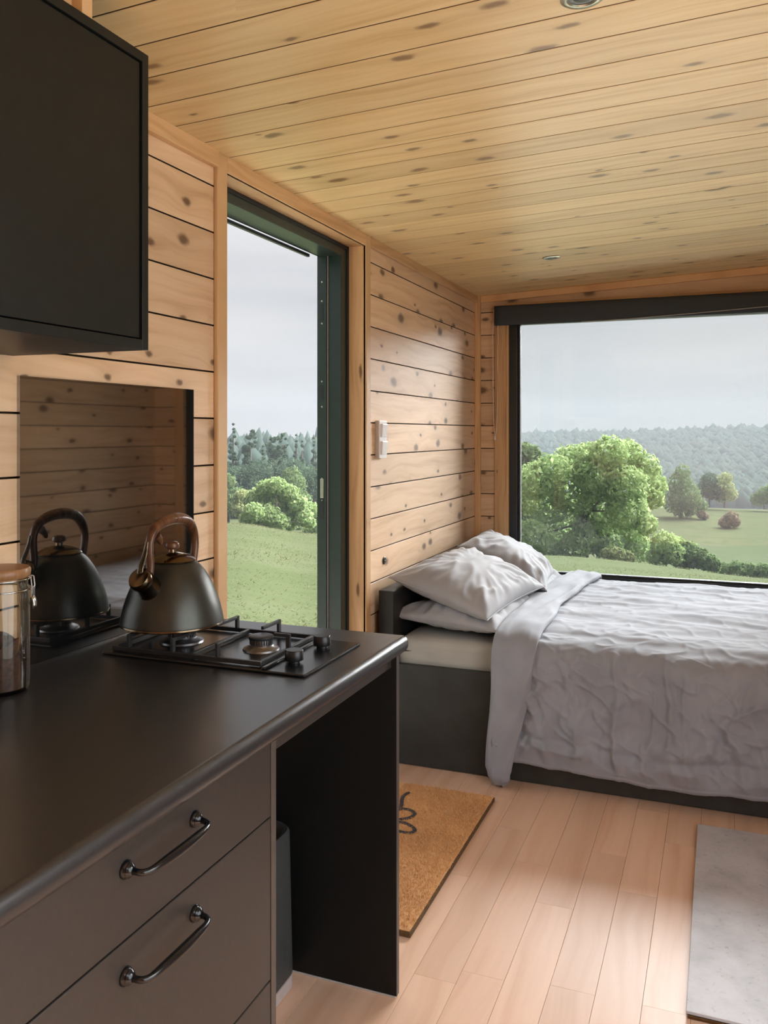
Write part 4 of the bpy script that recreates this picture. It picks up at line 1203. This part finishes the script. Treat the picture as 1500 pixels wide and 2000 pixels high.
xc_, yc_ = bx0 - 0.008, y0 + 0.04
loop = []
for k in range(60):
    a = 2 * PI * k / 60
    s = math.sin(a)
    loop.append((xc_ + 0.004 + 0.0165 * math.cos(a) * (1 if s > 0.3 else 0.85), yc_ + 0.006 * math.sin(2 * a), 1.76 + 0.375 * np.sign(s) * abs(s) ** 0.55))
ladd(tube('pull_cord', loop, 0.0026, M['cord'], None, n=8, closed=True))
ladd(lathe('cord_weight', [(0, 0), (0.004, 0), (0.006, 0.006), (0.005, 0.02), (0.003, 0.026), (0, 0.026)], M['white_plastic'], None, (xc_ + 0.002, yc_, 1.362), n=16))
tag(bl, 'dark charcoal roller blind rolled up above the picture window', 'blind')

# ------------------------------------------------------------------ the land outside
Dk = np.array([0, 6, 14, 30, 50, 75, 110, 150, 200, 260, 400, 600, 900, 1200, 1700, 2400], float)
PROF = {
    -180: [-0.6, -0.7, -0.9, -1.3, -2, -3, -4, -5, -6, -7, -8, -8, -8, -8, -8, -8],
    -70: [-0.6, -0.72, -1.0, -1.8, -2.8, -4.2, -6, -8, -9, -9, -9, -9, -9, -9, -9, -9],
    -31.8: [-0.6, -0.8, -1.25, -2.35, -3.75, -6.6, -11.0, -14, -15, -14, -12, -11, -10, -9, -9, -9],
    -26: [-0.6, -0.85, -1.45, -2.8, -4.45, -7.6, -12.3, -15, -16, -15, -13, -12, -11, -10, -10, -10],
    -11: [-0.6, -0.85, -1.5, -3.35, -5.55, -9.6, -16.5, -20.5, -20, -19.0, -34, -47, -35, -8, -8, -8],
    3: [-0.6, -0.85, -1.5, -3.5, -6.25, -11.0, -17.5, -20.5, -20.8, -19.5, -34, -47, -33, -1, 0, 0],
    40: [-0.6, -0.85, -1.5, -3.5, -6.5, -11.0, -17, -20, -21, -22, -34, -45, -30, 2, 4, 4],
    180: [-0.6, -0.7, -0.9, -1.3, -2, -3, -4, -5, -6, -7, -8, -8, -8, -8, -8, -8]}
AZk = np.array(sorted(PROF)); PZ = np.array([PROF[a] for a in AZk])
def ground_z(x, y):
    D = np.hypot(x, y); az = np.degrees(np.arctan2(x, y))
    lD = np.interp(D, Dk, np.arange(len(Dk)))
    i = np.clip(np.searchsorted(AZk, az) - 1, 0, len(AZk) - 2)
    t = (az - AZk[i]) / (AZk[i + 1] - AZk[i]); t = t * t * (3 - 2 * t)
    k = np.clip(np.floor(lD).astype(int), 0, len(Dk) - 2); s = lD - k
    def cr(row):
        g = lambda q: PZ[row, np.clip(k + q, 0, len(Dk) - 1)]
        dk = lambda q: Dk[np.clip(k + q, 0, len(Dk) - 1)]
        # monotone-ish: plain linear with a touch of smoothing by neighbours
        return g(0) * (1 - s) + g(1) * s
    z = cr(i) * (1 - t) + cr(i + 1) * t
    return z + 0.012 * np.minimum(D, 40) * perlin(x * 0.08, y * 0.08, 1.0) * 0.6
azs = np.radians(np.concatenate([np.arange(-180, -60, 8), np.arange(-60, 40, 0.8), np.arange(40, 181, 8)]))
Ds = np.concatenate([[1.0], np.geomspace(4, 2300, 110)])
AZ, DD = np.meshgrid(azs, Ds, indexing='ij')
gx, gy = DD * np.sin(AZ), DD * np.cos(AZ)
gz = ground_z(gx, gy)
for _ in range(2):   # soften the creases of the profile
    gz[:, 1:-1] = 0.25 * gz[:, :-2] + 0.5 * gz[:, 1:-1] + 0.25 * gz[:, 2:]
me = np_mesh('meadow', np.stack([gx, gy, gz], -1).reshape(-1, 3), grid_faces(len(azs), len(Ds))[:, ::-1], M['meadow'])
tag(obj('meadow', me), 'pale green grassy hillside falling away from the cabin', kind='structure')
def gz_at(p): return float(ground_z(np.array([p.x]), np.array([p.y]))[0])

# added pale slabs, unseen below the sills, bouncing sun up to the ceiling
for k_, (lo_, hi_, lab_) in enumerate((((-2.0, 5.32, -0.30), (4.2, 8.5, -0.18), 'added pale slab below the picture window, bounces sun indoors'), ((-3.2, -1.4, -0.30), (-1.62, 4.60, -0.18), 'added pale slab outside the door, bounces sun indoors'))):
    tag(boxes('bounce_slab', [(lo_, hi_)], M['bounce_slab']), lab_, kind='structure')

# long grass in the part of the meadow that shows
nb_ = 14000
ua = np.where(rng.random(nb_) < 0.6, rng.uniform(-34, -24, nb_), rng.uniform(-14, 5, nb_))
Dd = 9 + 45 * rng.random(nb_) ** 1.1
bxp, byp = Dd * np.sin(np.radians(ua)), Dd * np.cos(np.radians(ua))
bzp = ground_z(bxp, byp)
hgt = rng.uniform(0.02, 0.075, nb_) * (0.55 + 1.0 * np.clip(perlin(bxp * 0.35, byp * 0.35, 2.0) + 0.35, 0, 1))
aa = rng.uniform(0, 2 * PI, nb_); ww = rng.uniform(0.012, 0.03, nb_)
base = np.stack([bxp, byp, bzp - 0.02], -1)
sidev = np.stack([np.cos(aa), np.sin(aa), np.zeros(nb_)], -1) * ww[:, None]
tipv = base + np.stack([rng.normal(0, 0.07, nb_), rng.normal(0, 0.07, nb_), hgt], -1)
Vg = np.stack([base - sidev, base + sidev, tipv], 1).reshape(-1, 3)
o = obj('long_grass', np_mesh('long_grass', Vg, np.arange(nb_ * 3).reshape(-1, 3), M['blade'], smooth=False))
tag(o, 'long meadow grass outside the cabin', 'grass', kind='stuff')

# trees ---------------------------------------------------------------
def leaves(blobs, count, size, seed):
    """leaf cards over the shells of ellipsoid blobs (x, y, z, rx, ry, rz)"""
    r = np.random.default_rng(seed)
    B = np.array(blobs, float)
    wgt = B[:, 3] * B[:, 5]; wgt /= wgt.sum()
    which = r.choice(len(B), count, p=wgt)
    d = r.normal(size=(count, 3)); d /= np.linalg.norm(d, axis=1)[:, None]
    rr = np.clip(1.0 - np.abs(r.normal(0, 0.16, count)), 0.3, 1.0) * (1 + 0.16 * perlin(d[:, 0] * 3 + which, d[:, 1] * 3, d[:, 2] * 3) * 2)
    P = B[which, :3] + d * B[which, 3:] * rr[:, None]
    nn = d + r.normal(0, 0.55, (count, 3)); nn /= np.linalg.norm(nn, axis=1)[:, None]
    t1 = np.cross(nn, r.normal(size=(count, 3))); t1 /= np.linalg.norm(t1, axis=1)[:, None]
    t2 = np.cross(nn, t1)
    sz = size * r.uniform(0.6, 1.3, count)[:, None]
    return np.stack([P - t1 * sz, P + t2 * sz * 0.55, P + t1 * sz, P - t2 * sz * 0.55], 1).reshape(-1, 3)
def tree(name, label, base, blobs, count, size, leaf, seed, cat='tree', group=None, trunk=None, sub=True):
    """blobs in world coordinates; base is the foot of the trunk"""
    e = empty(name, base)
    B = [(b[0] - base.x, b[1] - base.y, b[2] - base.z, *b[3:]) for b in blobs]
    V = leaves(B, count, size, seed)
    obj('crown', np_mesh('crown', V, np.arange(len(V)).reshape(-1, 4), leaf, smooth=False), e)
    top = max(b[2] + b[5] * 0.5 for b in B)
    tr = trunk or max(0.12, top * 0.03)
    bm = bmesh.new()
    bm_tube(bm, smooth_path([(0, 0, -0.4), (0.05, 0.0, top * 0.3), (-0.05, 0.05, top * 0.6), (0, 0, top * 0.85)], 12), [tr * (1.15 - 0.08 * i) for i in range(12)], 10)
    rr = random.Random(seed)
    for b in rr.sample(B, min(len(B), 7)):
        z0 = rr.uniform(0.2, 0.5) * top
        bm_tube(bm, smooth_path([(0, 0, z0), (b[0] * 0.4, b[1] * 0.4, z0 + (b[2] - z0) * 0.55), (b[0] * 0.7, b[1] * 0.7, z0 + (b[2] - z0) * 0.8)], 8), [tr * (0.3 - 0.03 * i) for i in range(8)], 7)
    obj('trunk', bm_mesh('trunk', bm, M['bark'], 60), e)
    tag(e, label, cat, group)
    return e
def pixel_blobs(lst, D, depth=3.0, seed=1, flat=0.9):
    """(u, v, radius in pixels) at distance D -> blobs, each set at a depth of its own"""
    r = random.Random(seed); out = []
    for u, v, rp in lst:
        dd = D + r.uniform(-depth, depth)
        p = at_dist(u, v, dd); s = rp / F * dd
        out.append((p.x, p.y, p.z, s, s, s * flat))
    return out
def foot(u, D):
    p = at_dist(u, HOR, D); p.z = gz_at(p); return p
def ground_dist(u, v, lo, hi):
    best, bd = lo, 1e9
    for k in range(240):
        D = lo + (hi - lo) * k / 239
        p = at_dist(u, v, D); e = abs(p.z - gz_at(p)) / D
        if e < bd: best, bd = D, e
    return best
# the big spreading tree in the picture window
big = [(1190, 885, 36), (1225, 890, 34), (1150, 893, 34), (1115, 902, 38), (1255, 915, 34), (1080, 920, 38), (1045, 940, 42), (1010, 955, 45), (1170, 930, 50), (1215, 950, 48), (1268, 948, 32),
       (1120, 960, 52), (1275, 975, 22), (1060, 990, 50), (1170, 1000, 48), (1225, 1000, 42), (1010, 1010, 50), (1100, 1030, 46), (1155, 1045, 42), (1205, 1045, 40), (1240, 1062, 30), (1040, 1052, 42), (985, 1050, 45), (960, 985, 60),
       (1120, 1068, 30), (1262, 1025, 22), (1255, 1075, 26), (1190, 1072, 28), (1075, 1072, 26)]
tree('broadleaf_tree', 'large spreading bright green tree filling the left of the picture window', foot(1140, 70), pixel_blobs(big, 70, 4.0, 3), 34000, 0.19, M['leaf_bright'], 21, trunk=0.35)
tree('broadleaf_tree', 'pale hazy treetop showing behind the big tree at the window frame', foot(1025, 120), pixel_blobs([(1030, 890, 26), (1005, 885, 28), (985, 900, 34), (1015, 925, 40)], 120, 3, 4), 3500, 0.40, M['leaf_mid'], 22)
for u, D, lst, lab, lf, sd in (
        (1300, 66, [(1298, 1062, 26), (1312, 1080, 24), (1285, 1085, 22), (1320, 1062, 16)], 'leafy bush right beside the big tree', M['leaf_bright'], 31),
        (1345, 67, [(1340, 1080, 24), (1356, 1092, 20), (1333, 1098, 16), (1352, 1072, 13)], 'middle bush of the three right of the big tree', M['leaf_mid'], 32),
        (1382, 66, [(1378, 1096, 18), (1392, 1103, 15), (1372, 1082, 11)], 'smallest bush at the right end of the bush row', M['leaf_mid'], 33),
        (1450, 72, [(1415, 1113, 16), (1440, 1112, 18), (1466, 1115, 17), (1492, 1118, 18), (1518, 1120, 18), (1540, 1122, 18)], 'low hedge running to the right edge of the window', M['leaf_mid'], 34),
        (1215, 64, [(1205, 1085, 16), (1225, 1090, 14), (1188, 1083, 13)], 'pale undergrowth at the foot of the big tree', M['leaf_pale'], 35)):
    tree('bush', lab, foot(u, D), pixel_blobs(lst, D, 0.8, sd), 2600, 0.16, lf, sd, 'bush', 'bushes along the field edge', trunk=0.06)
for u, D, lst, lab, lf, sd, cnt in (
        (1330, 235, [(1333, 922, 15), (1328, 945, 24), (1336, 965, 30), (1318, 978, 26), (1352, 985, 24), (1335, 990, 24), (1372, 988, 11)], 'tall conical grey-green tree on the far field', M['leaf_mid'], 41, 5000),
        (1385, 262, [(1385, 938, 16), (1378, 955, 17), (1392, 960, 17)], 'left of the two round trees behind the conical tree', M['leaf_dark'], 42, 2600),
        (1415, 258, [(1416, 935, 13), (1415, 955, 19), (1424, 965, 15), (1408, 968, 14)], 'right of the two round trees behind the conical tree', M['leaf_pale'], 43, 2800),
        (1424, 205, [(1428, 1012, 13), (1418, 1020, 13), (1436, 1020, 10)], 'small russet thorn bush alone on the far field', M['leaf_russet'], 44, 1500),
        (1372, 222, [(1370, 1005, 8), (1376, 1008, 7)], 'tiny russet shrub below the conical tree', M['leaf_russet'], 45, 500),
        (1492, 300, [(1480, 975, 14), (1496, 968, 18), (1515, 965, 22)], 'hazy grey-green tree at the right edge of the window', M['leaf_mid'], 46, 2200)):
    D = ground_dist(u, max(q[1] + q[2] * 0.9 for q in lst), 140, 300)
    tree('field_tree', lab, foot(u, D), pixel_blobs(lst, D, 1.5, sd), cnt, 0.34, lf, sd, 'tree', 'trees on the far field')
# trees seen through the door
tree('broadleaf_tree', 'round bright green tree at the bottom of the door meadow',
     foot(540, 105), pixel_blobs([(540, 950, 20), (520, 955, 20), (560, 965, 24), (505, 975, 24), (580, 985, 22), (540, 980, 34), (495, 1000, 20), (520, 1008, 28), (560, 1012, 28), (592, 1010, 20), (480, 1012, 14), (605, 1022, 12), (540, 1022, 26)], 105, 3, 5),
     12000, 0.24, M['leaf_bright'], 51)
woods = [
    ('conifer', (456, 180), 'tallest dark fir at the left of the wood beyond the door', 'fir', 826, 16, M['leaf_dark']),
    ('conifer', (489, 185), 'tufted pine second from the left on the wood skyline', 'pine', 838, 14, M['leaf_dark']),
    ('conifer', (514, 190), 'short thin fir between the two tufted pines', 'fir', 868, 9, M['leaf_dark']),
    ('conifer', (537, 182), 'leaning pine left of the bright gap in the wood', 'pine', 846, 15, M['leaf_dark']),
    ('conifer', (552, 190), 'slim pine standing at the bright gap in the wood', 'pine', 842, 9, M['leaf_dark']),
    ('conifer', (579, 192), 'pointed fir right of the bright gap in the wood', 'fir', 848, 11, M['leaf_dark']),
    ('conifer', (590, 200), 'small pointed fir second from the door frame', 'fir', 856, 10, M['leaf_dark']),
    ('conifer', (613, 196), 'fir half hidden by the dark door frame', 'fir', 852, 12, M['leaf_dark']),
    ('broadleaf_tree', (470, 160), 'grey-green tree below the tallest fir in the wood', 'round', 885, 34, M['leaf_dark']),
    ('broadleaf_tree', (510, 165), 'dull olive tree in the middle of the wood', 'round', 880, 34, M['leaf_dark']),
    ('broadleaf_tree', (568, 168), 'dark rounded tree under the bright gap', 'round', 885, 36, M['leaf_dark']),
    ('broadleaf_tree', (612, 160), 'rounded wood tree beside the door frame', 'round', 890, 36, M['leaf_dark']),
    ('broadleaf_tree', (582, 140), 'blue-green domed tree above the bright round tree', 'round', 903, 30, M['leaf_mid']),
    ('broadleaf_tree', (478, 132), 'pale yellowish tree left of the bright round tree', 'round', 928, 20, M['leaf_pale']),
    ('broadleaf_tree', (446, 138), 'hazy tree at the wooden door post', 'round', 915, 30, M['leaf_mid']),
    ('broadleaf_tree', (618, 128), 'light green tree low beside the door frame', 'round', 975, 22, M['leaf_bright']),
]
for i, (nm, (u, D), lab, kind, vt, rp, lf) in enumerate(woods):
    r = random.Random(100 + i)
    f0 = foot(u, D)
    vb = 1030
    lst = []
    if kind == 'fir':
        for k in range(16):
            q = k / 15
            for _k in range(1 + int(3 * q)):
                lst.append((u + r.uniform(-1, 1) * rp * 1.15 * q, vt + 3 + q * 115 + r.uniform(-3, 3), 2.2 + 4.5 * q))
    elif kind == 'pine':
        for k in range(12): lst.append((u + r.gauss(0, 0.5) * rp, vt + 4 + r.random() ** 1.2 * 34, rp * r.uniform(0.18, 0.36)))
        for k in range(16): lst.append((u + r.uniform(-1, 1) * rp * (0.6 + 0.03 * k), vt + 32 + k * 6, rp * r.uniform(0.4, 0.7)))
    else:
        for k in range(10): lst.append((u + r.uniform(-rp, rp) * 0.75, vt + rp * 0.7 + r.uniform(0, 60), rp * r.uniform(0.45, 0.75)))
        for k in range(6): lst.append((u + r.uniform(-rp, rp) * 0.9, vt + 60 + k * 16, rp * r.uniform(0.5, 0.8)))
    tree(nm, lab, f0, pixel_blobs(lst, D, 3.0, 200 + i), 3600 if kind != 'round' else 4600, 0.26, lf, 300 + i, 'tree', 'wood beyond the door')

# distant wooded ridge: thousands of crowns too small to pick apart
nr = 13500
ra = np.radians(rng.uniform(-14, 12, nr)); rD = rng.uniform(560, 1230, nr)
fx_, fy_ = rD * np.sin(ra), rD * np.cos(ra)
n2_ = 4500       # the wood goes on behind the trees that show through the door
ra[:n2_] = np.radians(rng.uniform(-66, -15, n2_)); rD[:n2_] = rng.uniform(215, 420, n2_)
fx_, fy_ = rD * np.sin(ra), rD * np.cos(ra)
fz_ = ground_z(fx_, fy_)
ico = bmesh.new(); bmesh.ops.create_icosphere(ico, subdivisions=1, radius=1.0)
iv = np.array([v.co[:] for v in ico.verts]); fi = np.array([[v.index for v in f.verts] for f in ico.faces]); ico.free()
sc = rng.uniform(3.5, 7.0, nr); sc[:n2_] *= 0.62
tall = rng.uniform(1.0, 1.6, nr); tall[:n2_] = rng.uniform(1.6, 2.9, n2_)
Vr = iv[None] * sc[:, None, None] * np.stack([np.ones(nr), np.ones(nr), tall], -1)[:, None, :] * (1 + 0.15 * rng.normal(size=(nr, len(iv), 1)))
Vr += np.stack([fx_, fy_, fz_ + sc * 0.6], -1)[:, None, :]
Fr = (fi[None] + (np.arange(nr) * len(iv))[:, None, None]).reshape(-1, 3)
o = obj('distant_woodland', np_mesh('distant_woodland', Vr.reshape(-1, 3), Fr, M['ridge']))
tag(o, 'hazy blue-green wooded ridge on the horizon', 'woodland', kind='stuff')
mp_ = at_dist(1403, 838, 1190)
ms = empty('radio_mast', (mp_.x, mp_.y, mp_.z - 14))
tube('mast', [(0, 0, 0), (0, 0, 17)], [0.6, 0.35], M['frame_paint'], ms, n=6)
tube('aerial', [(0, 0, 17), (0, 0, 20)], [0.25, 0.2], M['frame_paint'], ms, n=6)
tag(ms, 'thin mast on the far wooded ridge', 'mast')

# damp haze lying over the far valley
bm = bmesh.new(); bm_box(bm, (-700, 14, -90), (500, 1900, 60))
hm = bpy.data.materials.new('haze'); hm.use_nodes = True
hn = hm.node_tree; hn.nodes.clear()
ho = N(hn, 'ShaderNodeOutputMaterial'); hv = N(hn, 'ShaderNodeVolumeScatter'); ha = N(hn, 'ShaderNodeVolumeAbsorption'); hs = N(hn, 'ShaderNodeAddShader')
hv.inputs['Color'].default_value = (0.86, 0.94, 1.0, 1); hv.inputs['Density'].default_value = 0.00023; hv.inputs['Anisotropy'].default_value = 0.0
ha.inputs['Color'].default_value = (0.0, 0.0, 0.0, 1); ha.inputs['Density'].default_value = 0.00045
hn.links.new(hv.outputs[0], hs.inputs[0]); hn.links.new(ha.outputs[0], hs.inputs[1])
hn.links.new(hs.outputs[0], ho.inputs['Volume'])
hz = obj('haze', bm_mesh('haze', bm, hm))
tag(hz, 'damp haze over the far valley', 'haze', kind='stuff')
